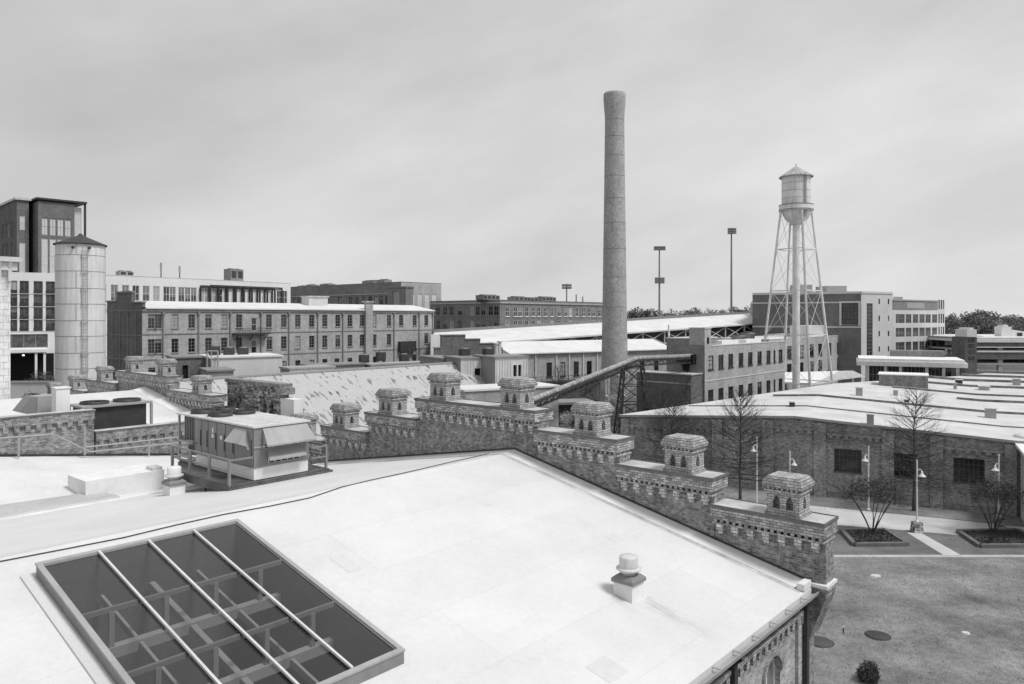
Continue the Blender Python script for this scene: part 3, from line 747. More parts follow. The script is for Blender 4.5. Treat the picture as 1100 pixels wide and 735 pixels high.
panel(b, (28, 52.5), (28, 45.2), 0, 11.2, arc(5.2)+arc(6.1), .3, 0, 0, 1); b.box(28.002, 28.6, 45.2, 52.5, 0, 11.2, skip='l')
b.build('wall', [M['stone'], M['black']], sw)
b = MB(); b.box(27.85, 28.75, 45.0, 52.6, 11.2, 11.45); b.box(27.7, 28.7, 44.6, 45.5, 10.75, 11.2); b.build('capping', M['castle_brick'], sw)
b = MB(); b.box(27.95, 28.65, 43.6, 45.19, 0, 10.5); b.build('rendered_corner', M['white_wall'], sw)
# handrail beside the parapet
t = thing('handrail', 'pale steel handrail stepping down along the brick parapet at the left', 'handrail', UV, (14, 44.3, 8.4))
b = MB()
def rp(px, py):
    u_ = UV.sx(px, 44.3); return (u_, 44.3, UV.zat(py, u_, 44.3))
for a, c in (((-40, 474), (58, 466.5)), ((58, 466.5), (97, 485.5)), ((97, 485.5), (194, 475.5)), ((92, 480.5), (194, 469.5))): b.tube(rp(*a), rp(*c), .045, n=8)
b.build('rail', M['metal_mid'], t)
b = MB(); b.tube(rp(91, 461), rp(91, 489), .05, n=8); b.tube(rp(20, 468), rp(20, 492), .05, n=8); b.tube(rp(160, 473), rp(160, 490), .05, n=8); b.build('post', M['metal_mid'], t)
# equipment on the second roof
t = thing('condenser', 'low dark condenser unit with two round fans behind the brick parapet', 'condenser', UV, (18.6, 49, 8.2))
b = MB(); b.box(16.7, 20.3, 48.2, 50.0, 9.1, 10.6); b.build('coil_box', M['metal_dark'], t)
b = MB()
b.box(16.5, 20.6, 48.0, 50.2, 10.6, 10.72)
for uu in (16.55, 20.55):
    for v in (48.05, 50.15): b.box(uu-.07, uu+.07, v-.07, v+.07, 7.9, 10.598)
b.bar((16.6, 48.03, 9.15), (20.5, 48.03, 9.15), .12); b.bar((20.57, 48.1, 9.15), (20.57, 50.1, 9.15), .12); b.build('frame', M['metal_mid'], t)
for uu in (17.6, 19.5):
    b = MB(); b.lathe((uu, 49.1, 10.72), [(.8, 0), (.8, .16), (.72, .16), (.7, .05), (.1, .06)], 20)
    for k_ in range(6): b.bar((uu, 49.1, 10.86), (uu+.75*math.cos(k_*1.047), 49.1+.75*math.sin(k_*1.047), 10.86), .04)
    b.build('fan_ring', M['metal_dark'], t)
b = MB()
for i in range(3): b.lathe((17.2+i*1.2, 48.6, 7.9), [(.25, 0), (.25, 1.0), (.1, 1.15)], 10)
b.build('pipe_coil', M['metal_dark'], t)
t = thing('vent_box', 'grey roof vent box with a slanted intake hood beside a white flue', 'vent', UV, (14.5, 48.5, 8))
b = MB(); b.box(14.2, 15.4, 48.0, 49.2, 7.9, 11.5); b.build('body', M['metal_mid'], t)
b = MB(); b.hexa([(13.3, 48.0, 10.7), (14.19, 48.0, 10.4), (14.19, 49.2, 10.4), (13.3, 49.2, 10.7)], [(13.9, 48.0, 11.5), (14.19, 48.0, 11.5), (14.19, 49.2, 11.5), (13.9, 49.2, 11.5)]); b.build('intake_hood', M['metal_grey'], t)
t = thing('white_flue', 'square white rendered flue rising behind the brick parapet', 'flue', UV, (15.0, 46.7, 8))
b = MB(); b.box(14.65, 15.35, 46.4, 47.1, 7.5, 12.0); b.build('stack', M['white_wall'], t)
b = MB(); b.box(14.6, 15.4, 46.35, 47.15, 12.0, 12.08); b.build('cap', M['flash'], t)
# ================================================================= buildings further back
def block(root, x0, x1, y0, y1, z1, wall, roof='roof_white', holes=None, z0=0, depth=.25, cop='coping', par=.35, parts=('wall', 'roof', 'coping')):
    holes = holes or {}
    w = MB()
    panel(w, (x0, y0), (x1, y0), z0, z1, holes.get('f', ()), depth); panel(w, (x0, y1), (x0, y0), z0, z1, holes.get('l', ()), depth)
    panel(w, (x1, y0), (x1, y1), z0, z1, holes.get('r', ()), depth); panel(w, (x1, y1), (x0, y1), z0, z1, (), depth)
    w.build(parts[0], M[wall], root)
    t = .25
    r = MB(); r.face([(x0+t, y0+t, z1-par), (x1-t, y0+t, z1-par), (x1-t, y1-t, z1-par), (x0+t, y1-t, z1-par)]); r.build(parts[1], M[roof], root)
    if cop:
        c = MB(); h = .12; e = .05
        c.box(x0-e, x1+e, y0-e, y0+t, z1-.0, z1+h); c.box(x0-e, x1+e, y1-t, y1+e, z1, z1+h)
        c.box(x0-e, x0+t, y0+t, y1-t, z1, z1+h); c.box(x1-t, x1+e, y0+t, y1-t, z1, z1+h)
        for a in ((x0+t-.01, x0+t, y0+t, y1-t), (x1-t, x1-t+.01, y0+t, y1-t), (x0+t, x1-t, y0+t-.01, y0+t), (x0+t, x1-t, y1-t, y1-t+.01)): c.box(*a, z1-par, z1)
        c.build(parts[2], M[cop], root)
def grid(ss, w, zs, h): return [(s-w/2, s+w/2, z-h/2, z+h/2) for z in zs for s in ss]
def side(x0, x1, y0, y1, k): return {'f': ((x0, y0), (x1, y0)), 'l': ((x0, y1), (x0, y0)), 'r': ((x1, y0), (x1, y1))}[k]
# ---- three-storey brick mill
fr = Frame(-58.6, 118, UA); Lx, Dy = 62.8, 14.0
B3 = thing('brick_mill', 'long brick mill with rows of sash windows, a dark stepped gable and white roof', 'mill', fr, (30, 7, 0))
def sx(*px): return [fr.sx(p) for p in px]
upper = sx(163, 170, 188, 206, 224, 241, 257, 289, 305, 320, 335, 349, 363, 376, 389, 402, 418, 431, 445.5, 458)
mid = sx(163, 170, 188, 206, 224, 241, 257, 289.5, 305, 320, 335, 349, 363, 376, 389, 402, 418, 458)
low = sx(163, 305, 320, 335, 349, 362, 376, 389, 402, 431, 445)
hf = grid(upper, 1.15, [15.35], 2.3) + grid(mid, 1.15, [11.35], 2.3) + grid(low, 1.1, [7.2], 1.5)
door = sx(273, 273)[0]
hd = [(door-.55, door+.55, 13.6, 15.9), (door-.55, door+.55, 9.6, 12.0)]
w = MB(); panel(w, (0, 0), (Lx, 0), 0, 17.3, hf+hd, .3); panel(w, (0, Dy), (0, 0), 0, 17.6, (), .3, 1); panel(w, (Lx, 0), (Lx, Dy), 0, 17.3); panel(w, (Lx, Dy), (0, Dy), 0, 17.3)
for a, b_, z in ((0.02, 4.0, 18.3), (4.0, 10.0, 20.0), (10.0, 13.98, 18.6)): w.box(.0, .5, a, b_, 17.6, z, 1)
w.build('wall', [M['brick_light'], M['brick_dark']], B3)  # dark brick puts the shade of the end gable into its colour
windows(B3, (0, 0), (Lx, 0), grid(upper[:2]+upper[6:], 1.15, [15.35], 2.3)+grid(mid, 1.15, [11.35], 2.3), .16, 2, 4, 'frame_grey', 'glass', .07, True)
windows(B3, (0, 0), (Lx, 0), grid(upper[2:6], 1.15, [15.35], 2.3), .16, 2, 4, 'frame_grey', 'glass', .07, True)
windows(B3, (0, 0), (Lx, 0), grid(low, 1.1, [7.2], 1.5), .16, 2, 2, 'frame_dark', 'glass', .07, True)
windows(B3, (0, 0), (Lx, 0), hd, .16, 1, 2, 'frame_white', 'glass', .1, name='door')
r = MB(); ov = .35
r.hexa([(.5, -ov, 17.35), (Lx+.1, -ov, 17.35), (Lx+.1, Dy, 17.35), (.5, Dy, 17.35)], [(.5, -ov, 17.55), (Lx+.1, -ov, 17.55), (Lx+.1, Dy*.5, 18.75), (.5, Dy*.5, 18.75)])
r.hexa([(.5, Dy*.5, 17.4), (Lx+.1, Dy*.5, 17.4), (Lx+.1, Dy, 17.4), (.5, Dy, 17.4)], [(.5, Dy*.5+.01, 18.74), (Lx+.1, Dy*.5+.01, 18.74), (Lx+.1, Dy+.3, 17.6), (.5, Dy+.3, 17.6)])
r.build('roof', M['roof_white'], B3)
b = MB()
for z in (13.2, 9.15): b.box(0.0, Lx, -.08, -.003, z, z+.16)
b.box(0, Lx, -.2, -.003, 16.95, 17.34)
for a in (0, 4.0, 10.0): b.box(-.2, .6, a-.1, a+4.0 if a != 4 else 10.1, {0: 18.3, 4.0: 20.0, 10.0: 18.6}[a], {0: 18.55, 4.0: 20.3, 10.0: 18.85}[a])
for z in (17.0, 13.0, 9.0): b.box(-.1, -.003, 0, Dy, z, z+.2)
for v in (2.2, 5.2, 8.5, 11.5): b.box(-.12, -.003, v-.1, v+.1, 4, 17.0)
b.build('string_course', M['brick_grey'], B3)
for p in (175, 213, 247, 280, 310, 341, 368, 423, 450, 464.5):
    x = fr.sx(p); b = MB(); b.box(x-.1, x+.1, -.22, -.09, 3, 16.9); b.box(x-.22, x+.22, -.4, -.09, 16.45, 16.9); b.build('downpipe', M['metal_grey'], B3)
x = fr.sx(395); b = MB(); b.box(x-.9, x+.9, -.6, -.004, 0, 19.0); b.box(x-1.1, x+1.1, -.8, .6, 19.0, 19.3); b.build('pilaster', M['brick_light'], B3)
xb0, xb1 = fr.sx(249), fr.sx(286)
b = MB(); b.box(xb0, xb1, -1.5, -.004, 13.0, 13.2)
for x in (xb0+.5, (xb0+xb1)/2, xb1-.5): b.bar((x, -1.4, 13.0), (x, -.05, 12.0), .12)
b.build('balcony_floor', M['metal_dark'], B3)
b = MB()
for z in (13.65, 14.1): b.bar((xb0, -1.45, z), (xb1, -1.45, z), .06)
x = xb0
while x <= xb1: b.bar((x, -1.45, 13.2), (x, -1.45, 14.1), .05); x += .3
b.build('balcony_rail', M['metal_dark'], B3)
x0 = fr.sx(436); b = MB(); b.box(x0-2.2, x0+2.2, -.9, -.02, 8.7, 10.9); b.build('dark_awning', M['metal_dark'], B3)
t = thing('roof_box', 'pale box shaped roof vent on the long brick mill', 'roof vent', fr, (40, 6, 18.4)); x = fr.sx(339, 5)
b = MB(); b.box(x-2.2, x+2.2, 4, 6.5, 18.2, 20.0); b.box(x-2.4, x+2.4, 3.8, 6.7, 20.0, 20.2); b.build('body', M['metal_light'], t)
# ---- riveted white tank
X, Y = P(86.5, 341, 85).x, 85.0
TK = thing('storage_tank', 'tall white riveted steel tank with a shallow dark cone roof and a ladder', 'tank', WORLD, (X, Y, 0))
R = 2.5; b = MB(); prof = [(R, 0)]
b.lathe((X, Y, 0), [(R, 0), (R, ZY(263, 85))], 40, cap=False); o = b.build('shell', M['tank'], TK)
b = MB()
seams = [275.5, 292.5, 310.5, 327, 344.5, 361, 378.5, 395]
for y in seams: b.lathe((X, Y, ZY(y, 85)), [(R+.012, -.03), (R+.02, 0), (R+.012, .03)], 40, cap=False)
random.seed(3)
zs_ = [ZY(y, 85) for y in [262]+seams+[412]]
for i in range(len(zs_)-1):
    for k in range(4):
        a = 1.5708*k + (i % 2)*.2+.35; b.bar((X+(R+.005)*math.cos(a), Y+(R+.005)*math.sin(a), zs_[i+1]), (X+(R+.005)*math.cos(a), Y+(R+.005)*math.sin(a), zs_[i]), .05, .03, up=(math.cos(a), math.sin(a), 0))
b.build('plate_seam', M['metal_grey'], TK)
b = MB(); zt = ZY(263, 85); b.lathe((X, Y, zt), [(R+.2, -.12), (R+.22, 0), (0.25, 1.05), (.2, 1.2), (.02, 1.3)], 32, smooth=False); b.build('cone_roof', M['metal_dark'], TK)
b = MB(); a = -.88; d = Vector((math.cos(a), math.sin(a), 0)); s_ = Vector((-math.sin(a), math.cos(a), 0)); c = Vector((X, Y, 0)) + d*(R+.22)
for k in (-.22, .22): b.bar(c+s_*k, c+s_*k+Vector((0, 0, zt-.4)), .05)
z = .3
while z < zt-.5: b.bar(c-s_*.22+Vector((0, 0, z)), c+s_*.22+Vector((0, 0, z)), .035); z += .35
for z in seams:
    q = Vector((0, 0, ZY(z, 85))); b.bar(c-s_*.35+q, c-s_*.35-d*.25+q, .06); b.bar(c+s_*.35+q, c+s_*.35-d*.25+q, .06); b.bar(c-s_*.35+q, c+s_*.35+q, .06)
b.build('ladder', M['metal_mid'], TK)
for a in (-1.33, -.72):
    b = MB(); q = Vector((X+R*math.cos(a), Y+R*math.sin(a), ZY(268, 85))); b.tube(q, q+Vector((math.cos(a)*.3, math.sin(a)*.3, 0)), .14, n=10); b.build('overflow_nozzle', M['metal_dark'], TK)
# ---- dark tower block far left
fr = Frame(P(41, 341, 160).x, 160, UA-.06)
TB = thing('tower_block', 'dark brick tower block with tall pale window strips under an overhanging flat roof', 'tower block', fr, (10, 12, 0))
xs = [fr.sx(p) for p in (48.3, 57, 65.2, 73.2)]; Lb = fr.sx(80)
zt = ZY(216, 160)
ho = [(x-.62, x+.62, 18, zt-7.8) for x in xs] + [(x-.62, x+.62, zt-7.2, zt-3.4) for x in xs]
w = MB(); panel(w, (0, 0), (Lb, 0), 0, zt, ho, .3); panel(w, (0, 24), (0, 0), 0, zt, (), .3, 1); panel(w, (Lb, 0), (Lb, 24), 0, zt); panel(w, (Lb, 24), (0, 24), 0, zt)
w.box(-.01, Lb, 0, 24, zt-.02, zt); w.build('wall', [M['brick_slate'], M['brick_dark']], TB)  # darker brick on the left face paints its shaded side
windows(TB, (0, 0), (Lb, 0), ho[:4], .2, 1, 8, 'frame_white', 'glass_pale', .1, panes=False); windows(TB, (0, 0), (Lb, 0), ho[4:], .2, 2, 2, 'frame_grey', 'glass_pale', .12, panes=False)
b = MB(); b.box(-.45, Lb+2.4, -.5, 25, zt+.35, zt+.75, 0); b.box(.3, Lb-.3, .5, 23, zt, zt+.35, 0); b.build('roof_canopy', M['metal_dark'], TB)
b = MB(); b.box(Lb+.01, Lb+1.6, .8, 20, 0, zt-.5); b.build('glazed_edge', M['glass_pale'], TB)
b = MB(); b.box(Lb+1.9, Lb+2.3, -.2, .2, 0, zt+.345); b.build('column', M['metal_dark'], TB)
xa = fr.sx(18, 2) ; xa1 = fr.sx(31, 4.0)
w = MB(); z2_ = zt+.3; A0 = (-8.0, 9.5); 
ay0 = 3.5; ax0 = fr.sx(18, ay0); L2 = fr.sx(31, ay0)-ax0
hA = [(L2*.25, L2*.7, z2_-6.4, z2_-3.2), (L2*.22, L2*.72, z2_-17.5, z2_-9), (L2*.22, L2*.72, z2_-34, z2_-20)]
hL = [(30-x-1, 30-x+1, z, z+h) for x in (4, 8.2, 12) for z, h in ((z2_-17.5, 8.5), (z2_-7.5, 3.2), (z2_-29, 8))]
panel(w, (ax0, ay0), (ax0+L2, ay0), 0, z2_, hA, .3); panel(w, (ax0, ay0+30), (ax0, ay0), 0, z2_, hL, .3, 1); panel(w, (ax0+L2, ay0), (ax0+L2, ay0+30), 0, z2_, (), .3, 1); w.face([(ax0, ay0, z2_), (ax0+L2, ay0, z2_), (ax0+L2, ay0+30, z2_), (ax0, ay0+30, z2_)])
w.build('wall', [M['brick_slate'], M['brick_dark']], TB)  # left face again darker, shade put into the brick colour
windows(TB, (ax0, ay0), (ax0+L2, ay0), hA, .2, 2, 2, 'frame_white', 'glass_pale', .1, panes=False); windows(TB, (ax0, ay0+30), (ax0, ay0), hL, .2, 2, 4, 'frame_grey', 'glass_mid', .15, panes=False)
b = MB(); b.box(ax0-.4, ax0+L2+.4, ay0-.4, ay0+30.4, z2_+.01, z2_+.5); b.build('coping', M['metal_light'], TB)
# ---- white block with window rows, left
fr = Frame(P(-60, 341, 104).x, 104, .56)
WB = thing('white_block', 'white office block with four rows of windows and a dark open ground floor', 'office block', fr, (12, 6, 0))
cols = [fr.sx(p) for p in (-40, -27, -13, 0, 13.5, 26, 41, 54)]; Lw = fr.sx(58.8)
rows = [ZY(y, 112) for y in (308, 321.5, 335, 347.5)]
ho = grid(cols, 1.15, rows, 1.45); zt = ZY(294, 112)
low = [(.5, fr.sx(51.5), ZY(373, 112), ZY(358.5, 112)), (.5, Lw-.2, 2, ZY(379, 112))]
w = MB(); panel(w, (0, 0), (Lw, 0), 0, zt, ho+low[:1], .3); panel(w, (Lw, 0), (Lw, 14), 0, zt); panel(w, (0, 14), (0, 0), 0, zt); w.build('wall', M['white_wall'], WB)
r = MB(); r.face([(0, 0, zt), (Lw, 0, zt), (Lw, 14, zt), (0, 14, zt)]); r.build('roof', M['roof_white'], WB)
windows(WB, (0, 0), (Lw, 0), ho, .15, 2, 1, 'frame_grey', 'glass_mid', .05)
for c in cols[3:]:
    for z in rows: b = MB(); b.box(c-.57, c+.57, -.06, -.003, z-1.1, z-.6); b.build('spandrel', M['metal_dark'], WB)
windows(WB, (0, 0), (Lw, 0), low[:1], .15, 8, 1, 'frame_grey', 'glass_mid', .1)
b = MB()
for z in rows: b.box(0, Lw, -.05, -.004, z-1.2, z-1.12)
b.build('string_course', M['pale_wall'], WB)
b = MB(); b.box(0, Lw-1.0, -3.2, -.01, ZY(377, 112), ZY(374, 112)); b.build('canopy', M['white_wall'], WB)
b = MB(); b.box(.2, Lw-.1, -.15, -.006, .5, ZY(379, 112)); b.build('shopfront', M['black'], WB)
b = MB()
for p in (39, 48): x = fr.sx(p); b.box(x-.15, x+.15, -3.0, -2.7, 0, ZY(377, 112)-.01)
b.build('canopy_column', M['white_wall'], WB)
b = MB(); b.lathe((fr.sx(25.5), -2.0, ZY(380, 112)), [(.02, -.12), (.15, -.08), (.15, .08), (.02, .12)], 12, cap=False)
lm, nt_, bs_ = _new('lamp_glow'); bs_.inputs['Emission Color'].default_value = g4(1); bs_.inputs['Emission Strength'].default_value = 1.2
b.build('porch_lamp', lm, WB)
fr = Frame(P(-70, 341, 66).x, 66, UA)
WC = thing('white_brick_building', 'white painted brick building corner with a bracketed cornice at the left edge', 'building', fr, (2, 3, 0))
Lc = fr.sx(11.2); zc = ZY(292, 72)
w = MB(); panel(w, (0, 0), (Lc, 0), 0, zc); panel(w, (Lc, 0), (Lc, 9), 0, zc); panel(w, (0, 9), (0, 0), 0, zc); w.face([(0, 0, zc), (Lc, 0, zc), (Lc, 9, zc), (0, 9, zc)]); w.build('wall', M['white_brick'], WC)
b = MB(); b.box(-.1, Lc+.75, -.75, 9, ZY(283, 72), ZY(278, 72)); b.box(-.1, Lc+.45, -.45, 9, zc+.01, ZY(283.5, 72)); b.build('cornice', M['pale_wall'], WC)
for i in range(5):
    x = Lc-.15-i*.85; b = MB(); b.prism([(-.7, ZY(283.2, 72)), (-.46, ZY(290, 72)), (-.46, ZY(283.2, 72))], 'x', x-.14, x+.14); b.box(x-.14, x+.14, -.46, -.004, zc-1.0, zc); b.build('bracket', M['pale_wall'], WC)
# ---- long white block behind the mill
fr = Frame(P(100, 341, 181).x, 181, math.atan2(46, 32)); zt = ZY(296, 185)
LW = thing('white_block', 'long low white block with two rows of dark windows behind the brick mill', 'office block', fr, (35, 8, 0))
cols = [fr.sx(p) for p in (110, 123, 135, 146, 157, 168, 179, 185.5, 195, 202, 208, 217, 222.5, 231, 236, 300, 306)]
ho = grid(cols, 1.9, [zt-4.3], 4.0) + grid(cols, 1.9, [zt-8.6], 2.6)
L = fr.sx(312); block(LW, 0, L, 0, 30, zt, 'white_wall', 'roof_white', {'f': ho}, cop='metal_light')
windows(LW, (0, 0), (L, 0), ho[:len(cols)], .15, 2, 2, 'frame_white', 'glass_mid', .15, panes=False); windows(LW, (0, 0), (L, 0), ho[len(cols):], .15, 2, 1, 'frame_white', 'glass', .15, panes=False)
t = thing('roof_pergola', 'open steel pergola frame standing on the roof edge above the mill', 'pergola', fr, (40, -4, 19))
b = MB(); x0, x1 = fr.sx(226, -5), fr.sx(303, -5); za, zb_ = zt-11, zt-2.3; n = 9
for i in range(n+1):
    x = x0+(x1-x0)*i/n; b.box(x-.25, x+.25, -5.2, -4.9, za, zb_); b.box(x-.2, x+.2, -.6, -.3, za, zb_); b.bar((x, -5.05, zb_+.1), (x, -.4, zb_+.1), .3)
b.box(x0, x1, -5.3, -4.8, zb_+.26, zb_+.7); b.box(x0, x1, -.7, -.2, zb_+.26, zb_+.7)
b.build('frame', M['metal_dark'], t)
b = MB()
for z in (za+1.0, za+1.8): b.bar((x0, -5.4, z), (x1, -5.4, z), .12)
b.build('guard_rail', M['metal_light'], t)
t = thing('terrace_building', 'white terrace storey under the pergola behind the mill roof', 'building', fr, (40, -4, 0))
b = MB(); b.box(x0-6, x1+4, -7, -.01, 0, za-.02); b.build('wall', M['white_wall'], t)
for i, (px, h, lab) in enumerate(((173, 4.2, 'thin antenna mast on the white roof, left of two'), (193, 3.6, 'thin antenna mast on the white roof, right of two'))):
    t = thing('antenna', lab, 'antenna', fr, (fr.sx(px, 4), 4, zt), 'antennas on the white roof'); x = fr.sx(px, 4)
    b = MB(); b.tube((x, 4, zt-.4), (x, 4, zt+h), .16, .1, 8); b.build('mast', M['metal_dark'], t)
    b = MB(); b.tube((x, 4, zt+h*.5), (x, 4, zt+h), .28, .28, 8); b.build('aerial', M['metal_mid'], t)
def rooftop_unit(label, fr, x, y, z, w, d, h, mat='metal_grey', group=None, cat='roof unit'):
    t = thing('rooftop_unit', label, cat, fr, (x, y, z), group)
    b = MB(); b.box(x-w/2, x+w/2, y-d/2, y+d/2, z+.2, z+h); b.build('casing', M[mat], t)
    b = MB(); n = max(2, int(w/1.6))
    for i in range(n):
        xx = x-w/2+(i+.15)*w/n; b.box(xx, xx+w/n*.7, y-d/2-.06, y-d/2-.004, z+h*.35, z+h*.85)
    b.build('louvre', M['metal_dark'], t)
    b = MB()
    for i in range(n): b.lathe((x-w/2+(i+.5)*w/n, y, z+h), [(min(w/n, d)*.4, 0), (min(w/n, d)*.4, .2), (.1, .22)], 12)
    b.box(x-w/2+.2, x+w/2-.2, y-d/2+.2, y+d/2-.2, z-.4, z+.2); b.build('fan_ring', M['metal_dark'], t)
    return t
rooftop_unit('small grey roof unit nearest the left antenna on the white roof', fr, fr.sx(134, 3), 3, zt, 3.6, 2, 1.3, 'metal_mid')
rooftop_unit('square dark stair box on the roof of the white block behind the pergola', fr, fr.sx(251, 12), 12, zt, 4.4, 3.5, 4.2, 'brick_grey', cat='roof box')
# ---- brick office behind, with corner at px 431
fr = Frame(P(431, 341, 230).x, 230, UA); zt = ZY(303, 230)
BN = thing('brick_office', 'distant dark brick office with a paler glazed end wall and rooftop units', 'office building', fr, (8, 30, 0))
tt = [fr.sy(p) for p in (317, 321.5, 327, 333, 339, 346, 352, 365, 377, 384, 391, 398, 404, 410, 416)]
hl = [(61-t-.9, 61-t+.9, zt-7.5, zt-4.2) for t in tt]; hr = grid([1.5, 4.6, 7.7, 10.8, 13.9], 1.9, [zt-6.0], 5.0)
block(BN, 0, 17, 0, 61, zt, 'brick_light', 'roof_grey', {'l': hl, 'f': hr}); 
w = MB(); panel(w, (-.06, 61), (-.06, 0), 0, zt-.01, hl, .3); w.build('dark_facade', M['brick_grey'], BN)
windows(BN, (0, 61), (0, 0), hl, .1, 2, 1, 'frame_dark', 'glass_mid', .15, panes=False); windows(BN, (0, 0), (17, 0), hr, .15, 2, 2, 'frame_white', 'glass_pale', .15, panes=False)
b = MB(); b.box(-.3, -.064, 0, 61, zt-3.6, zt-3.3); b.box(-.3, -.064, 0, 61, zt-9, zt-8.6); b.build('string_course', M['concrete'], BN)
for px, w_, h_, lab in ((325, 3, .9, 'low roof unit at the far left end of the distant brick office'), (335, 5, 1.3, 'second roof unit from the left on the distant brick office'), (352, 7, 1.3, 'wide roof unit left of centre on the distant brick office'),
                        (399, 8, 1.9, 'louvred roof unit right of centre on the distant brick office'), (413, 5, 2.1, 'roof unit nearest the corner of the distant brick office')):
    v = fr.sy(px, 4); rooftop_unit(lab, Frame(*fr.w(4, v).xy, fr.a+math.pi/2), 0, 0, zt, w_*.75, 3, h_*.6, group='units on the brick office roof')
t = thing('stair_tower', 'square brick stair tower standing in front of the distant brick office', 'stair tower', Frame(P(436, 341, 205).x, 205, UA), (0, 0, 0))
f2 = Frame(P(436, 341, 205).x, 205, UA); OFF[t.name] = Vector((0, 0, 0))
v1 = f2.sy(416); u1 = f2.sx(444); zz = ZY(309, 205)
b = MB(); panel(b, (0, 0), (u1, 0), 0, zz); panel(b, (0, v1), (0, 0), 0, zz, [(v1*.3, v1*.65, 0, zz-1)], .2, 0, 0, 1); panel(b, (u1, 0), (u1, v1), 0, zz); b.box(-.2, u1+.2, -.2, v1+.2, zz, zz+.35); b.build('wall', [M['brick_grey'], M['metal_mid']], t)
# ---- brick block with corner at px 537
fr = Frame(P(537, 341, 210).x, 210, UA); zt = ZY(322.5, 210)
BM = thing('brick_block', 'dark brick block with two rows of white framed windows behind the long white roof', 'office building', fr, (20, 12, 0))
cf = [fr.sx(p) for p in (545, 554, 559, 566, 573, 579, 586, 593, 601, 608, 613, 620, 627, 633, 638, 644)]; Lf = fr.sx(655)
cl = [fr.sy(p) for p in (470.5, 478, 485, 494, 507, 513, 519, 527, 533)]; Ll = fr.sy(462)
hf = grid(cf, 1.9, [zt-3.2], 2.9) + grid(cf, 1.9, [zt-7.0], 2.6); hl = [(Ll-t-.95, Ll-t+.95, z-1.4, z+1.4) for z in (zt-3.0, zt-7.1) for t in cl]
block(BM, 0, Lf, 0, Ll, zt, 'brick_grey', 'roof_grey', {'f': hf, 'l': hl})
windows(BM, (0, 0), (Lf, 0), hf, .12, 2, 2, 'frame_white', 'glass_mid', .16, True, panes=False); windows(BM, (0, Ll), (0, 0), hl, .12, 2, 2, 'frame_grey', 'glass', .16, True, panes=False)
b = MB(); b.box(0, Lf, -.25, -.01, zt-.9, zt-.5); b.box(-.25, -.01, 0, Ll, zt-.9, zt-.5); b.build('string_course', M['concrete'], BM)
for px, w_, h_, lab in ((524, 7, 1.5, 'wide dark roof unit at the left of the brick block roof'), (556, 6, 1.3, 'low roof unit left of centre on the brick block'), (570, 4, 1.1, 'smallest roof unit in the middle of the brick block'), (586, 7, 1.5, 'louvred roof unit at the right of the brick block roof')):
    x = fr.sx(px, 6); rooftop_unit(lab, fr, x, 6, zt, w_, 3, h_, group='units on the brick block roof')
for px, h_, lab in ((619, 2.6, 'slim roof vent pipe on the brick block, left of the pair'), (626, 2.0, 'roof vent pipe with a wide base on the brick block')):
    x = fr.sx(px, 3); t = thing('vent_pipe', lab, 'vent', fr, (x, 3, zt)); b = MB(); b.tube((x, 3, zt-.4), (x, 3, zt+h_), .2, .2, 8); b.build('pipe', M['metal_grey'], t); b = MB(); b.tube((x, 3, zt-.35), (x, 3, zt+.4), .5 if px == 619 else 1.1, .25, 8); b.build('base', M['metal_grey'], t)
# ---- grandstand-like long sloping roof
LR = thing('long_shed', 'very long shed with a bright sloping white roof running behind the chimney', 'shed', WORLD, P(650, 372, 180) * Vector((1, 1, 0)) if False else (P(650, 372, 180).x, 180, 0))
tl, trr = P(466, 357.5, 165), P(838, 335, 216); bl, br = P(466, 372, 150), P(838, 345.5, 200)
b = MB(); dn = Vector((0, 0, -.35))
b.hexa([bl+dn, br+dn, trr+dn, tl+dn], [bl, br, trr, tl]); b.build('roof', M['roof_white'], LR)
b = MB(); b.bar(tl+Vector((0, .2, .1)), trr+Vector((0, .2, .1)), .3, 1.1); b.build('fascia', M['metal_grey'], LR)
b = MB()
for i in range(16):
    p = bl.lerp(br, i/15); q = tl.lerp(trr, i/15); p = p.lerp(q, .06)
    b.bar((p.x, p.y, 0), (p.x, p.y, p.z-.4), .3)
    if i < 15:
        p2 = bl.lerp(br, (i+1)/15).lerp(tl.lerp(trr, (i+1)/15), .06)
        b.bar((p.x, p.y, p.z-.6), (p2.x, p2.y, p2.z-3.6), .18); b.bar((p.x, p.y, p.z-3.6), (p2.x, p2.y, p2.z-.6), .18); b.bar((p.x, p.y, p.z-3.6), (p2.x, p2.y, p2.z-3.6), .22)
b.build('truss', M['metal_light'], LR)
b = MB(); q0, q1 = bl.lerp(tl, .4), br.lerp(trr, .4)
b.face([(q0.x, q0.y, 0), (q1.x, q1.y, 0), q1+Vector((0, 0, -.5)), q0+Vector((0, 0, -.5))])
b.face([(tl.x, tl.y+.3, 0), (trr.x, trr.y+.3, 0), trr+Vector((0, .3, -.5)), tl+Vector((0, .3, -.5))]); b.build('wall', M['brick_dark'], LR)
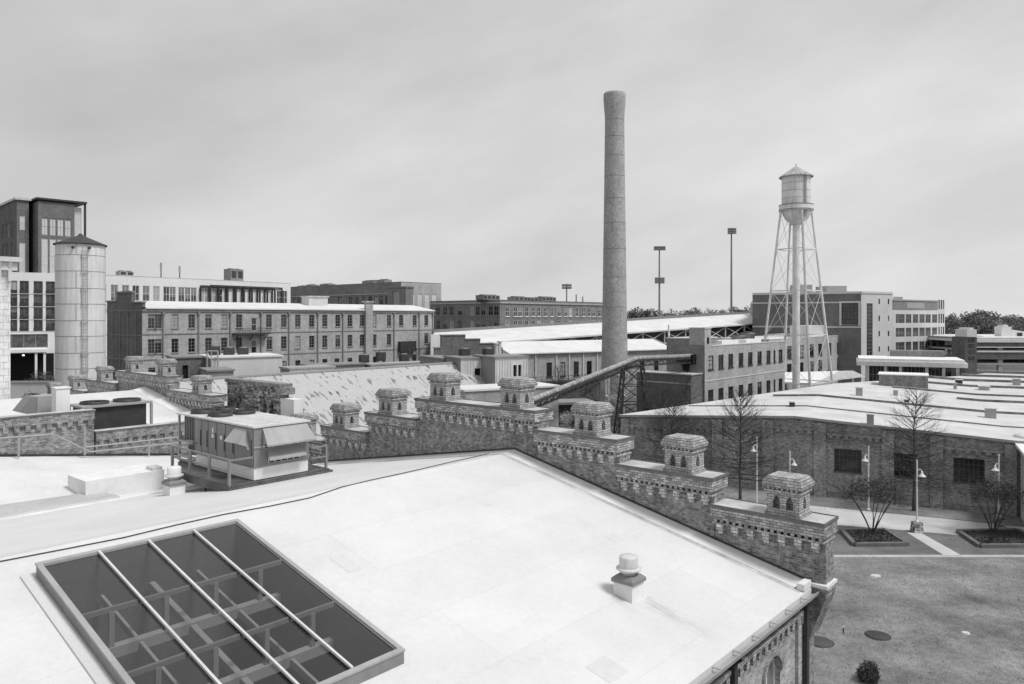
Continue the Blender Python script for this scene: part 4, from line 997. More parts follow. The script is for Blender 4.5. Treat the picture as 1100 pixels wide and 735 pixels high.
# ---- nearer white-roofed brick row with facade
fr = Frame(P(548, 341, 133).x, 133, math.atan2(17, 28)); 
WR = thing('brick_row', 'low brick row with a white pitched roof and railed upper walkway beside the chimney', 'building', fr, (14, 8, 0))
L = fr.sx(722); ze = ZY(381, 133)
hs = grid([fr.sx(p) for p in (590, 604.5, 619, 633, 690, 705)], 1.2, [ze-3.0], 2.6)
w = MB(); panel(w, (0, 0), (L, 0), 0, ze, hs, .3); panel(w, (0, 6), (0, 0), 0, ze); panel(w, (L, 0), (L, 6), 0, ze); w.build('wall', M['brick_light'], WR)
windows(WR, (0, 0), (L, 0), hs, .15, 2, 3, 'frame_dark', 'glass', .08, True)
b = MB(); b.hexa([(-.4, -.5, ze), (L, -.5, ze), (L, 6, ze), (-.4, 6, ze)], [(-.4, -.5, ze+.2), (L, -.5, ze+.2), (L, 6, ze+2.1), (-.4, 6, ze+2.1)]); b.build('roof', M['roof_white'], WR)
for p in (575, 597, 611, 626, 641):
    x = fr.sx(p); b = MB(); b.box(x-.12, x+.12, -.2, -.01, 1, ze-.1); b.build('downpipe', M['metal_light'], WR)
b = MB(); b.box(0, L*.6, -3, -.01, ze-5.2, ze-5.0)
for z in (ze-4.5, ze-4.0): b.bar((0, -2.9, z), (L*.6, -2.9, z), .08)
x = 0
while x < L*.6: b.bar((x, -2.9, ze-5), (x, -2.9, ze-4), .06); x += 1.2
b.build('walkway', M['metal_dark'], WR)
# ---- dark stepped firewall
fr = Frame(P(467, 341, 112).x, 112, .38)
SF = thing('stepped_wall', 'dark brick firewall stepping down to the right in front of the long white roof', 'wall', fr, (4, 0, 0))
b = MB(); e = [fr.sx(p) for p in (467, 474, 500, 516, 531, 540)]; zz = [ZY(y, 113) for y in (374, 360.5, 365, 370, 375)]
for i in range(5): b.box(e[i], e[i+1], 0, .6, 0, zz[i])
b.build('wall', M['brick_dark'], SF)
b = MB()
for i in range(5): b.box(e[i]-.1, e[i+1]-.02, -.1, .7, zz[i]+.003, zz[i]+.15)
b.build('coping', M['metal_grey'], SF)
t = thing('white_flue', 'pair of pale flues at the low end of the stepped dark wall', 'flue', fr, (9, -2, 0)); 
for p, y in ((533, 370), (536.5, 368)):
    x = fr.sx(p, -2); b = MB(); b.tube((x, -2, 4), (x, -2, ZY(y, 113)), .3, .3, 10); b.tube((x, -2, ZY(y, 113)), (x, -2, ZY(y, 113)+.2), .42, .42, 10); b.build('flue', M['metal_light'], t)
t = thing('white_gable', 'pale rendered wall just right of the end of the brick mill', 'wall', fr, (-1, 4, 0)); b = MB(); b.box(fr.sx(463, 6), fr.sx(480, 6), 6, 6.5, 0, ZY(359.5, 117)); b.build('wall', M['white_wall'], t)
# ---- corrugated sheds
def shed(name, label, fr, x0, x1, y0, y1, zt, wall='metal_light', ribs=True, holes=(), cat='shed', roof='metal_grey', dark_left=True):
    t = thing(name, label, cat, fr, ((x0+x1)/2, (y0+y1)/2, 0))
    w = MB(); panel(w, (x0, y0), (x1, y0), 0, zt, holes, .25, 0, 0, 2); panel(w, (x0, y1), (x0, y0), 0, zt, (), .2, 1); panel(w, (x1, y0), (x1, y1), 0, zt, (), .2, 1); panel(w, (x1, y1), (x0, y1), 0, zt)
    w.build('wall', [M[wall], M['metal_grey' if dark_left else wall], M['black']], t)
    r = MB(); r.box(x0-.15, x1+.15, y0-.15, y1+.15, zt, zt+.2); r.build('roof', M[roof], t)
    if ribs:
        b = MB(); x = x0+.2
        while x < x1-.1:
            if not any(h[0]-.1 < x-x0 < h[1]+.1 for h in holes): b.box(x, x+.09, y0-.06, y0-.003, 1, zt-.01)
            x += .38
        b.build('cladding_rib', M[wall], t)
    return t
fr = Frame(P(495, 341, 92).x, 92, UA-.35)
z = ZY(386, 92)
L1 = fr.sx(522); shed('corrugated_shed', 'corrugated metal shed with a dark recessed doorway, left of two above the slate roof', fr, 0, L1, 0, 5, z, 'metal_light', holes=[(L1*.55, L1*.8, 0, z-1.2)])
fr2 = Frame(P(532, 341, 90).x, 90, UA-.35); z = ZY(385, 90); L2 = fr2.sx(567)
shed('corrugated_shed', 'corrugated metal shed with two small windows behind the peak turret', fr2, 0, L2, 0, 6, z, 'metal_light', holes=[(L2*.55, L2*.66, z-2.3, z-.9), (L2*.7, L2*.8, z-2.3, z-.9)])
fr = Frame(P(476, 341, 96).x, 96, UA-.35); shed('flat_shed', 'dark flat roofed shed between the mill and the slate roof', fr, 0, fr.sx(496), 0, 8, ZY(386.5, 96), 'metal_grey', False, cat='shed')
fr = Frame(P(500, 341, 80).x, 80, UA-.35)
t = shed('low_annex', 'low brick annex with a pale flat roof below the corrugated sheds', fr, 0, fr.sx(600), 0, 5, ZY(419, 82), 'brick_mid', False, [(5, 7.2, 3, 5.6)], 'annex', 'roof_white', False)
fr = Frame(P(197, 341, 92).x, 92, UA-.3)
shed('penthouse', 'dark walled plant room with a doorway behind the turrets at the left', fr, fr.sx(186, 0), fr.sx(224), 0, 6, ZY(384.5, 93), 'brick_dark', False, [(fr.sx(196)-fr.sx(186), fr.sx(202)-fr.sx(186), 0, ZY(392, 93))], 'plant room')
fr = Frame(P(226, 341, 90).x, 90, UA-.3); shed('penthouse', 'pale rendered flat roofed block in front of the brick mill', fr, 0, fr.sx(303), 0, 7, ZY(382.5, 96), 'pale_wall', False, cat='plant room', roof='roof_white')
fr = Frame(P(222, 341, 84).x, 84, UA-.3); shed('penthouse', 'small grey box below the pale rendered block', fr, 0, fr.sx(249), -1, 4, ZY(399, 84), 'metal_grey', False, cat='plant room')
fr = Frame(P(311, 341, 88).x, 88, UA-.2); shed('ridge_monitor', 'short ribbed metal roof monitor behind the left of the slate ridge', fr, 0, fr.sx(359), 0, 3, ZY(394.5, 92), 'metal_light', cat='roof monitor', roof='metal_mid')
fr = Frame(P(360, 341, 100).x, 100, UA-.2); shed('flat_shed', 'dark grey flat roofed strip behind the middle of the slate ridge', fr, fr.sx(335), fr.sx(392), 0, 4, ZY(391.5, 103), 'metal_grey', False, cat='shed')
fr = Frame(P(398, 341, 102).x, 102, UA-.2); shed('ridge_monitor', 'long ribbed metal roof monitor behind the right of the slate ridge', fr, 0, fr.sx(476), 0, 3, ZY(390, 108), 'metal_light', cat='roof monitor', roof='metal_mid')
for i, (px, py, Y, lab) in enumerate(((230.5, 378.5, 94, 'black box on a thin pipe stand at the left end of the pale block'), (246, 380, 95, 'black fan unit second from the left on the pale block'), (261, 380, 96, 'black fan unit right of centre on the pale block'), (391, 387, 106, 'black fan unit left of three behind the slate ridge'),
                                 (409, 384, 108, 'tall black fan unit in the middle behind the slate ridge'), (434, 386, 110, 'black fan unit right of three behind the slate ridge'), (499, 381, 97, 'black fan unit on the left corrugated shed'), (524.5, 381, 95, 'black fan unit at the right end of the left corrugated shed'))):
    p = P(px, py, Y); fr = Frame(p.x, p.y, UA-.3)
    t = thing('fan_unit', lab, 'fan unit', fr, (0, 0, p.z-.9), 'black fan units on the low roofs')
    b = MB(); b.box(-.6, .6, -.5, .5, p.z-.5, p.z+.75); b.build('casing', M['metal_dark'], t)
    b = MB()
    for q in (-.5, .5): b.box(q-.05, q+.05, -.45, .45, p.z-1.5, p.z-.502)
    b.build('stand', M['metal_mid'], t)
    b = MB(); b.lathe((0, 0, p.z+.75), [(.42, 0), (.42, .12), (.1, .12)], 12); b.build('fan_ring', M['metal_grey'], t)
# pipe frame by the pale block
t = thing('pipe_frame', 'tall white and dark pipe loop frame beside the pale block', 'pipe frame', WORLD, (P(228, 380, 91).x, 91, 0)); b = MB()
for a in (222.5, 227, 234): p = P(a, 380, 90); b.tube((p.x, 90, 3), (p.x, 90, p.z+.3), .09, n=8)
a, c = P(222.5, 380, 90), P(234, 380, 90); b.tube((a.x, 90, a.z+.3), (c.x, 90, c.z+.3), .09, n=8); b.build('pipe', M['metal_mid'], t)
# ---- slate roofed hall
SLm, nt_, bs_ = _new('lichen_slate')
c_ = coord(nt_, 'Object'); cs_ = coord(nt_, 'Object', (2.5, .75, .75))
n1 = noise(nt_, cs_, 1.0, 3, .5); n2 = noise(nt_, c_, .25, 3); n3 = noise(nt_, c_, 5, 3)
msk = mth(nt_, 'MULTIPLY', ramp(nt_, n1, .585, .625), ramp(nt_, n2, .35, .6, .3, 1))
val = mth(nt_, 'SUBTRACT', .43, mth(nt_, 'MULTIPLY', msk, .34)); val = mth(nt_, 'MULTIPLY', val, ramp(nt_, n3, .3, .7, .9, 1.06))
togrey(nt_, val, bs_.inputs['Base Color']); bs_.inputs['Roughness'].default_value = .8
M['slate'] = SLm
HL = thing('slate_hall', 'long hall with a steep flaking white roof speckled with dark patches behind the turrets', 'hall', UV, (48, 63, 0))
b = MB(); 
b.face([(29.5, 58.5, 5.1), (68, 58.5, 5.1), (68, 67, 10.25), (29.5, 67, 10.25)]); b.face([(68, 75.5, 5.1), (29.5, 75.5, 5.1), (29.5, 67, 10.25), (68, 67, 10.25)])
b.build('roof', M['slate'], HL)
b = MB(); b.box(29.8, 67.7, 58.8, 75.2, 0, 5.05); b.face([(67.7, 58.8, 5.05), (67.7, 75.2, 5.05), (67.7, 67, 10.1)]); b.face([(29.8, 75.2, 5.05), (29.8, 58.8, 5.05), (29.8, 67, 10.1)]); b.build('wall', M['brick_mid'], HL)
b = MB(); b.bar((29.5, 67, 10.3), (68.1, 67, 10.3), .35, .2); b.bar((68.05, 58.4, 5.12), (68.05, 67, 10.3), .25, .2); b.build('ridge_capping', M['metal_mid'], HL)
# ================================================================= chimney
X, Y = P(660.2, 341, 113).x, 113.0
CH = thing('chimney', 'tall round brick factory chimney tapering to a flared top', 'chimney', WORLD, (X, Y, 0))
k = 113/800/2
prof = [(33*k, 0), (29.5*k, ZY(400, 113)), (28*k, ZY(388, 113)), (25.6*k, ZY(320, 113)), (23.6*k, ZY(250, 113)), (21.9*k, ZY(190, 113)), (20.8*k, ZY(140, 113)), (20.6*k, ZY(128, 113)), (21.4*k, ZY(122, 113)), (23.6*k, ZY(108, 113)), (23.8*k, ZY(102, 113)), (22.8*k, ZY(100.5, 113)), (17*k, ZY(100.5, 113)), (17*k, ZY(108, 113))]
b = MB(); b.lathe((X, Y), prof, 48, cap=False)
o = b.build('shaft', M['stack_brick'], CH)
uvl = o.data.uv_layers[0]
for lp in o.data.loops:
    v = o.data.vertices[lp.vertex_index].co; a = math.atan2(v.y, v.x)
    if a > 3.05: a -= 0
    uvl.data[lp.index].uv = ((a if a > -3.13 else a)*1.9, v.z)
for y in (130, 148, 168, 190, 214, 240, 268, 298, 330):
    b = MB(); z = ZY(y, 113); r = 0
    for i in range(len(prof)-1):
        if prof[i][1] <= z <= prof[i+1][1]: r = prof[i][0]+(prof[i+1][0]-prof[i][0])*(z-prof[i][1])/(prof[i+1][1]-prof[i][1])
    b.lathe((X, Y, z), [(r+.012, -.05), (r+.022, 0), (r+.012, .05)], 40, cap=False)
    b.build('iron_band', M['metal_grey'], CH)
b = MB(); b.lathe((X, Y, ZY(402, 113)), [(29.8*k, -.15), (30.8*k, 0), (29.8*k, .15)], 40, cap=False); b.build('base_band', M['pale_wall'], CH)
# ---- conveyor gallery and trestle
CV_ = thing('conveyor_gallery', 'sloping tubular conveyor gallery climbing from the warehouse to the brick works past the chimney', 'conveyor', WORLD, (P(640, 400, 95).x, 95, 0))
p0, p1, p2 = P(570, 433.5, 78), P(683, 387.5, 98), P(746, 384.5, 106.5)
b = MB(); up = Vector((0, 0, 1))
for a, c in ((p0, p1), (p1, p2)):
    d = (c-a).normalized(); b.tube(a+up*.3, c+up*.3+d*.05, .30, .30, 14)
b.build('housing', M['weathered'], CV_)
b = MB()
for a, c in ((p0, p1), (p1, p2)):
    for y in (-.42, .42):
        b.bar(a+Vector((0, y, -.06)), c+Vector((0, y, -.06)), .1, .18); b.bar(a+Vector((0, y, -.66)), c+Vector((0, y, -.66)), .1, .14)
    b.bar(a+Vector((0, 0, -.1)), c+Vector((0, 0, -.1)), .8, .06)
    n = int((c-a).length/1.3)
    for i in range(n):
        for y in (-.42, .42):
            q, r_ = a.lerp(c, i/n)+Vector((0, y, 0)), a.lerp(c, (i+1)/n)+Vector((0, y, 0))
            b.bar(q+Vector((0, 0, -.06)), q+Vector((0, 0, -.66)), .07); b.bar(q+Vector((0, 0, -.66)), r_+Vector((0, 0, -.06)), .06)
b.build('girder', M['metal_dark'], CV_)
b = MB(); 
n = 40
for i in range(n):
    for a, c in ((p0, p1), (p1, p2)):
        q = a.lerp(c, (i+.5)/n); d = (c-a).normalized(); b.tube(q+up*.3-d*.04, q+up*.3+d*.04, .32, .32, 14)
b.build('hoop', M['metal_grey'], CV_)
TR = thing('trestle_tower', 'braced steel trestle tower holding up the bend of the conveyor gallery', 'trestle', WORLD, (p1.x, 99, 0))
b = MB(); hw = 1.4
A = [(p1.x-1.6, 97, p1.z-.9), (p1.x+.9, 97, p1.z-.9), (p1.x+.9, 99.5, p1.z-.9), (p1.x-1.6, 99.5, p1.z-.9)]; Bt = [(p1.x-2.6, 96, 0), (p1.x+2.0, 96, 0), (p1.x+2.0, 100.5, 0), (p1.x-2.6, 100.5, 0)]
for a, c in zip(A, Bt): b.bar(a, c, .22)
for lv in range(4):
    for i in range(4):
        j = (i+1) % 4
        q = lambda k_, t_: Vector(A[k_]).lerp(Vector(Bt[k_]), t_)
        b.bar(q(i, lv/4), q(j, (lv+1)/4), .09); b.bar(q(j, lv/4), q(i, (lv+1)/4), .09); b.bar(q(i, lv/4), q(j, lv/4), .12)
b.build('frame', M['metal_dark'], TR)
TS = thing('steel_frame', 'pale square steel frame with a diagonal ladder at the foot of the chimney', 'steel frame', WORLD, (P(665, 415, 104).x, 104, 0))
b = MB(); za, zb_ = ZY(401, 104), ZY(427, 104); x0, x1 = P(653, 400, 104).x, P(673, 400, 104).x
for x in (x0, x1):
    for y in (103, 106): b.bar((x, y, 0), (x, y, za), .28)
for z in (za, zb_):
    b.bar((x0, 103, z), (x1, 103, z), .25); b.bar((x0, 106, z), (x1, 106, z), .25); b.bar((x0, 103, z), (x0, 106, z), .22); b.bar((x1, 103, z), (x1, 106, z), .22)
b.build('frame', M['metal_light'], TS)
b = MB()
for k_ in (-.2, .2): b.bar((x0+.6+k_, 102.8, za), (x1-.6+k_, 102.8, zb_), .08)
b.build('ladder', M['metal_grey'], TS)
# ================================================================= brick works with the tower corner (right of the chimney)
fr = Frame(P(757, 341, 105).x, 105, UA)
BW = thing('brick_works', 'plain brick works with two window rows and a dark end wall receiving the conveyor', 'works', fr, (14, 6, 0))
L = fr.sx(843); D = fr.sy(716); zt = ZY(372.5, 105)
def zrow(y): return ZY(y, 105+10)
cols = [fr.sx(p) for p in (763.5, 774.5, 785, 796, 806, 816, 825.5, 832, 838.5)]
ws = [1.7, 1.7, 1.7, 1.7, 1.7, 1.7, 1.7, .8, 1.7]
z1, z2b = ZY(388, 110), ZY(423.5, 110)
ho = [(c-w/2, c+w/2, z-1.0, z+1.0) for z in (z1, z2b) for c, w in zip(cols, ws)]
w = MB(); panel(w, (0, 0), (L, 0), 0, zt, ho, .3); panel(w, (0, D), (0, 0), 0, zt+.25, (), .3, 1); panel(w, (L, 0), (L, D), 0, zt); panel(w, (L, D), (0, D), 0, zt)
w.box(.02, 2.0, .02, 2.4, zt, ZY(353, 106)); w.box(.0, 9, 2.42, D, zt+.25, ZY(364, 108), 1)
w.build('wall', [M['brick_light'], M['brick_grey']], BW)  # greyer end wall: its shade away from the sun is in the colour
windows(BW, (0, 0), (L, 0), [h for h in ho if h[1]-h[0] > 1], .16, 2, 3, 'frame_dark', 'glass', .08, True); windows(BW, (0, 0), (L, 0), [h for h in ho if h[1]-h[0] < 1], .16, 1, 3, 'frame_dark', 'glass', .08, True)
r = MB(); r.face([(.2, .2, zt-.3), (L-.2, .2, zt-.3), (L-.2, D, zt-.3), (.2, D, zt-.3)]); r.build('roof', M['roof_white'], BW)
b = MB(); b.box(2.03, L+.05, -.06, .3, zt+.003, zt+.14); b.box(-.06, 2.05, -.06, 2.45, ZY(353, 106)+.003, ZY(353, 106)+.15); b.box(-.06, 9.1, 2.36, D+.1, ZY(364, 108)+.003, ZY(364, 108)+.15)
b.box(0, L, -.06, -.003, 6.9, 7.05); b.build('coping', M['pale_wall'], BW)
b = MB(); b.box(-.9, -.01, 1.3, 3.9, ZY(391, 107), ZY(380.5, 107)); b.box(-.5, -.01, 2.4, 3.2, ZY(398, 107), ZY(391, 107)-.01); b.build('conveyor_port', M['black'], BW)
b = MB(); b.box(-.03, -.004, 2.2, 3.4, 1, ZY(398, 107)-.2); b.build('soot_stain', M['brick_dark'], BW)
b = MB(); x = fr.sx(778, 2); b.box(x, x+6, 2.4, 4.5, zt-.28, zt+.55); b.box(x+9, x+15, 2.4, 4.5, zt-.28, zt+.5); b.build('rooflight', M['frame_white'], BW)
b = MB(); b.box(.7, 1.4, -.02, -.003, zt+.4, zt+1.3); b.build('vent_opening', M['black'], BW)
for px, h_, lab in ((716.5, 2.0, 'white vent pipe standing at the left corner of the brick works'), (743, 1.6, 'pale looped vent on the dark end of the brick works')):
    u_ = 1.0; v_ = fr.sy(px+2, 1.0); zz = ZY(364, 108)
    t = thing('vent_pipe', lab, 'vent', fr, (u_, v_, zz)); b = MB()
    b.tube((u_, v_, zz-.2), (u_, v_, zz+h_), .14, n=8)
    if px > 730: b.tube((u_, v_-.7, zz-.2), (u_, v_-.7, zz+h_), .14, n=8); b.tube((u_, v_, zz+h_), (u_, v_-.7, zz+h_), .14, n=8)
    b.build('pipe', M['flash'], t)
    b = MB(); b.tube((u_, v_, zz-.1), (u_, v_, zz+.25), .28, n=8); b.build('boot', M['metal_grey'], t)
for px, lab, w_, h_ in ((793, 'grey roof unit left of centre on the brick works', 2.0, 1.2), (803, 'taller grey roof unit on the brick works', 2.2, 1.6)):
    x = fr.sx(px, 5); rooftop_unit(lab, fr, x, 5, zt-.1, w_, 1.6, h_)
lean = thing('lean_to', 'low dark brick annex in the shaded yard below the conveyor port', 'annex', fr, (-2, 6, 0))
v0_, v1_ = .3, fr.sy(684, -3.5)
b = MB(); b.box(-3.5, -.02, v0_, v1_, 0, 8.0); b.build('wall', M['brick_dark'], lean)
b = MB(); b.box(-3.6, -.02, v0_-.1, v1_+.1, 8.003, 8.15); b.box(-3.56, -3.503, v0_, v1_, 6.7, 6.9); b.build('coping', M['concrete'], lean)
fr = Frame(P(826, 341, 150).x, 150, UA)
QB = thing('brick_annex', 'pale brick annex with two rows of square windows behind the legs of the water tower', 'building', fr, (18, 6, 0))
L = fr.sx(914.5); zt = ZY(364, 157)
cols = [fr.sx(p) for p in (848, 861, 872, 881, 891, 901, 910)]
ho = grid(cols, 2.6, [ZY(376.5, 168), ZY(394.5, 168)], 2.7)
block(QB, 0, L, 0, 12, zt, 'brick_light', 'roof_white', {'f': ho}, cop='pale_wall')
windows(QB, (0, 0), (L, 0), ho, .16, 2, 3, 'frame_dark', 'glass', .1, True, panes=False)
b = MB(); x = fr.sx(874, 3); b.box(x-4.5, x+14, 3, 7, zt-.3, zt+2.6); b.build('roof_screen', M['pale_wall'], QB)
b = MB(); x = fr.sx(913); b.box(x-.12, x+.12, -.2, -.01, 1, zt-.2); b.build('downpipe', M['metal_grey'], QB)
t = thing('white_tank_box', 'bright white boxy plant enclosure at the right end of the long shed', 'plant room', WORLD, (P(833, 341, 203).x, 204, 0))
b = MB(); x0, x1 = P(823, 341, 203).x, P(844, 341, 203).x; b.box(x0, x1, 203, 209, 14.3, ZY(325, 203)); b.build('body', M['pale_wall'], t)
b = MB(); xa = P(811, 341, 204).x; b.box(xa, x0-.02, 204, 208, 14.3, ZY(326, 204)); b.box(xa+.2, x0-.2, 204.2, 207.8, ZY(326, 204)+.01, ZY(324, 204)); b.build('side_box', M['metal_mid'], t)
b = MB()
for x in (xa+.3, x0, x1-.3):
    for y in (203.5, 207.8): b.box(x-.2, x+.2, y-.2, y+.2, 0, 14.29)
b.build('stilt', M['metal_grey'], t)
# ---- white folded canopy at the tower foot
CN = thing('folded_canopy', 'white folded canopy roof under the water tower', 'canopy', WORLD, (P(880, 405, 122).x, 122, 0))
q = [P(842, 400, 156), P(842, 410.5, 143), P(874, 412, 143), P(902, 398.5, 158)]
b = MB(); dn = Vector((0, 0, -.25))
b.face(q); b.face([p+dn for p in q][::-1])
for i in range(4): j = (i+1) % 4; b.face([q[i], q[i]+dn, q[j]+dn, q[j]], 1)
e = [P(874, 412, 143), P(930, 404.5, 150), P(916, 398, 160), P(902, 398.5, 158)]
b.face([p+Vector((0, 0, -.02)) for p in e], 2); b.build('roof', [M['flash'], M['metal_mid'], M['coping_top']], CN)
b = MB()
for p in (q[1], q[2], q[3], e[1], e[2], q[0]): b.tube((p.x, p.y, 0), (p.x, p.y, p.z-.25), .18, n=8)
b.build('column', M['metal_light'], CN)
# ---- office building on the right
A_, B_, C_ = Vector((62, 192)), Vector((84.4, 180)), Vector((95.0, 186.0))
dAB = (B_-A_).normalized(); inn = Vector((-dAB.y, dAB.x))
Dp, Ep = C_+inn*30, A_+inn*30
fr = Frame(0, 0, 0)
OF = thing('office_building', 'tall office building with a dark flank, a pale front and a glazed stair strip', 'office building', WORLD, (84, 195, 0)); zt = 22.1
def s_on(A, B, px):
    a = (px-CX)/F; d = (B-A).normalized(); return (a*A.y-A.x)/(d.x-a*d.y)
def zy(py, A, B, s): return ZY(py, (A+(B-A).normalized()*s).y)
w = MB()
s0, s1 = s_on(A_, B_, 904), s_on(A_, B_, 922)
hL = [(s0, s1, zy(348, A_, B_, s0), zy(325.5, A_, B_, s0))]
hR = []
ss = [s_on(B_, C_, p) for p in (931, 937.5)]
zr = [ZY(y, 183) for y in (382, 326)]
hR.append((ss[0], ss[1], zr[0], zr[1]))
for px, ys in ((944.5, (342, 358.5, 375)), (954.5, (342, 358.5, 375)), (944.5, (324,)), (954.5, (324,))):
    for y in ys:
        s = s_on(B_, C_, px); z = ZY(y, 184); hR.append((s-.3, s+.3, z-.65, z+.65))
panel(w, A_, B_, 0, zt, hL, .3, 1); panel(w, B_, C_, 0, zt, hR, .3); panel(w, C_, Dp, 0, zt); panel(w, Dp, Ep, 0, zt); panel(w, Ep, A_, 0, zt, (), .3, 1)
w.face([(p.x, p.y, zt) for p in (A_, B_, C_, Dp, Ep)]); w.build('wall', [M['pale_wall'], M['brick_slate']], OF)  # flank darker, front paler: shade and sunlight put into the wall colours
windows(OF, A_, B_, hL, .15, 4, 5, 'frame_dark', 'wing_glass', .15); windows(OF, B_, C_, hR[:1], .15, 2, 14, 'frame_grey', 'wing_glass', .1); windows(OF, B_, C_, hR[1:], .15, 1, 2, 'frame_dark', 'glass', .08)
b = MB(); 
def band(A, B, s0, s1, z0, z1, out, mi=0):
    d = (B-A).normalized(); o = Vector((d.y, -d.x)); p, q = A+d*s0, A+d*s1; k = [(p+o*out), (q+o*out), (q+o*.004), (p+o*.004)]
    b.hexa([(v.x, v.y, z0) for v in k], [(v.x, v.y, z1) for v in k], mi)
LAB = (B_-A_).length
band(A_, B_, 0, LAB, zt-2.6, zt-2.3, .12); band(A_, B_, 0, LAB, ZY(352, 186), ZY(350.5, 186), .12); band(A_, B_, s0-.5, s0-.01, hL[0][2]-.4, hL[0][3]+.4, .1); band(A_, B_, s1+.01, s1+.5, hL[0][2]-.4, hL[0][3]+.4, .1); band(A_, B_, s0, s1, hL[0][3], hL[0][3]+.4, .1); band(A_, B_, 0, LAB, zt-.35, zt+.2, .15); band(B_, C_, 0, (C_-B_).length, zt-.3, zt+.2, .15)
b.build('band_course', M['pale_wall'], OF)
b = MB(); p, q = P(881, 308, 200), P(906, 308, 198); b.hexa([(p.x, 196, zt), (q.x, 196, zt), (q.x, 203, zt), (p.x, 203, zt)], [(p.x, 196, ZY(307.5, 198)), (q.x, 196, ZY(307.5, 198)), (q.x, 203, ZY(307.5, 198)), (p.x, 203, ZY(307.5, 198))])
p, q = P(850, 308, 205), P(868, 308, 205); b.box(p.x, q.x, 202, 206, zt, ZY(306, 203)); b.build('roof_plant', M['metal_mid'], OF)
W0, W1 = Vector((95.3, 186.5)), Vector((114.3, 200)); dW = (W1-W0).normalized(); W2 = W1+Vector((2.6, 1.1)); iw = Vector((-dW.y, dW.x)); zw = 20.4
WG = thing('office_wing', 'pale office wing with three bands of wide windows under a dark attic storey', 'office building', WORLD, (105, 200, 0))
rows = [ZY(y, 192) for y in (342, 356.5, 371.5)]
LW_ = (W1-W0).length; cs = [s_on(W0, W1, p) for p in (964, 968.8, 976, 983.5, 990.5, 997, 1004)]
ho = []
for z in rows:
    for i, c in enumerate(cs): h = .8 if i == 0 else 1.42; ho.append((max(.05, c-h), min(LW_-.05, c+h), z-1.25, z+1.05))
hd = [(s, s+1.7, zw-2.1, zw-.7) for s in (7.5, 10.2, 13)]
h2 = [(a, a+.5, z-1.3, z+1.2) for z in rows+[ZY(327, 200)] for a in (.35, 1.2, 2.0)]
w = MB(); panel(w, W0, W1, 0, zw, ho, .3); panel(w, W1, W2, 0, zw+.2, h2, .3); E3, E4 = W2+iw*22, W0+iw*22; panel(w, W2, E3, 0, zw); panel(w, E3, E4, 0, zw); panel(w, E4, W0, 0, zw); w.face([(p.x, p.y, zw) for p in (W0, W1, W2, E3, E4)])
w.build('wall', M['pale_wall'], WG)
windows(WG, W0, W1, ho, .15, 2, 2, 'frame_grey', 'wing_glass', .1, panes=False); windows(WG, W1, W2, h2, .15, 1, 3, 'frame_dark', 'glass', .06, panes=False)
b = MB(); band(W0, W1, 0, LW_, zw-2.4, zw-.25, .1); b.build('attic_band', M['brick_grey'], WG)
b = MB(); band(W0, W1, 6.8, 15.8, zw-2.1, zw-.6, .16); b.build('attic_louvre', M['metal_mid'], WG)
b = MB(); band(W0, W1, -.2, LW_, zw-.2, zw+.15, .25); c = W0+dW*9+iw*5; b.box(c.x-5, c.x+3, c.y, c.y+4, zw, zw+1.0); b.build('coping', M['metal_mid'], WG)
# ---- low glazed pavilion
fr = Frame(P(924, 341, 136).x, 136, -.43)
PV = thing('glazed_pavilion', 'low pavilion with a thick white flat roof over a glazed front', 'pavilion', fr, (10, 4, 0)); L = fr.sx(1030); zt = ZY(384, 138); zl = ZY(391.5, 138)
b = MB(); b.box(-.6, L+1.2, -1.5, 11, zl, zt-.5); b.box(-.3, L+.8, -1.2, 10.7, zt-.498, zt); b.build('roof', M['flash'], PV)
b = MB(); b.box(1.5, L*.93, .3, 9, zl-5.0, zl-.01); b.build('glazing', M['wing_glass'], PV)
for p in (931, 951, 967, 995, 1013, 1028):
    b = MB(); x = fr.sx(p); b.box(x-.25, x+.25, -1.2, -.7, 0, zl-.01); b.build('column', M['pale_wall'], PV)
b = MB()
for i in range(22):
    x = 1.5+i*(L*.93-1.5)/21; b.box(x-.04, x+.04, .22, .298, zl-5, zl-.02)
b.box(1.5, L*.93, .2, .22, zl-1.7, zl-1.6); b.build('mullion', M['frame_grey'], PV)
b = MB(); x = fr.sx(957, 9); b.box(x, x+9, 9.05, 13, 0, zt+1.1); b.build('rear_block', M['brick_grey'], PV)
# ---- parking deck
fr = Frame(P(1047, 341, 175).x, 175, -.06)
PD = thing('parking_deck', 'open parking deck with pale parapets and a white capped stair tower', 'parking deck', fr, (20, 10, 0))
def zp(y): return ZY(y, 175)
b = MB(); b.box(0, 60, 0, 40, zp(377.5), zp(376)); b.box(0, 60, 0, 40, zp(365), zp(363)); b.box(0, 60, 0, 40, zp(392), zp(390)); b.build('floor_slab', M['concrete'], PD)
b = MB(); b.box(0, 60, -.25, -.01, zp(373), zp(368)); b.box(0, 60, -.25, -.01, zp(386), zp(378.5)); b.build('parapet', M['brick_dark'], PD)
b = MB(); b.box(0, 60, -.4, -.26, zp(378.4), zp(377)); b.box(0, 60, -.4, -.26, zp(373.5), zp(372.6)); b.box(0, 60, -.5, 40, zp(367.8), zp(364.5)+.02); b.build('edge_beam', M['flash'], PD)
b = MB(); b.hexa([(1, 1, zp(364.4)), (60, 1, zp(364.4)), (60, 30, zp(364.4)), (1, 30, zp(364.4))], [(3, 6, zp(362)), (60, 6, zp(362)), (60, 26, zp(362)), (3, 26, zp(362))]); b.build('roof', M['roof_white'], PD)
for x in (6, 16, 27, 38):
    b = MB(); b.box(x-.5, x+.5, .2, 1.0, 0, zp(363)); b.build('column', M['concrete'], PD)
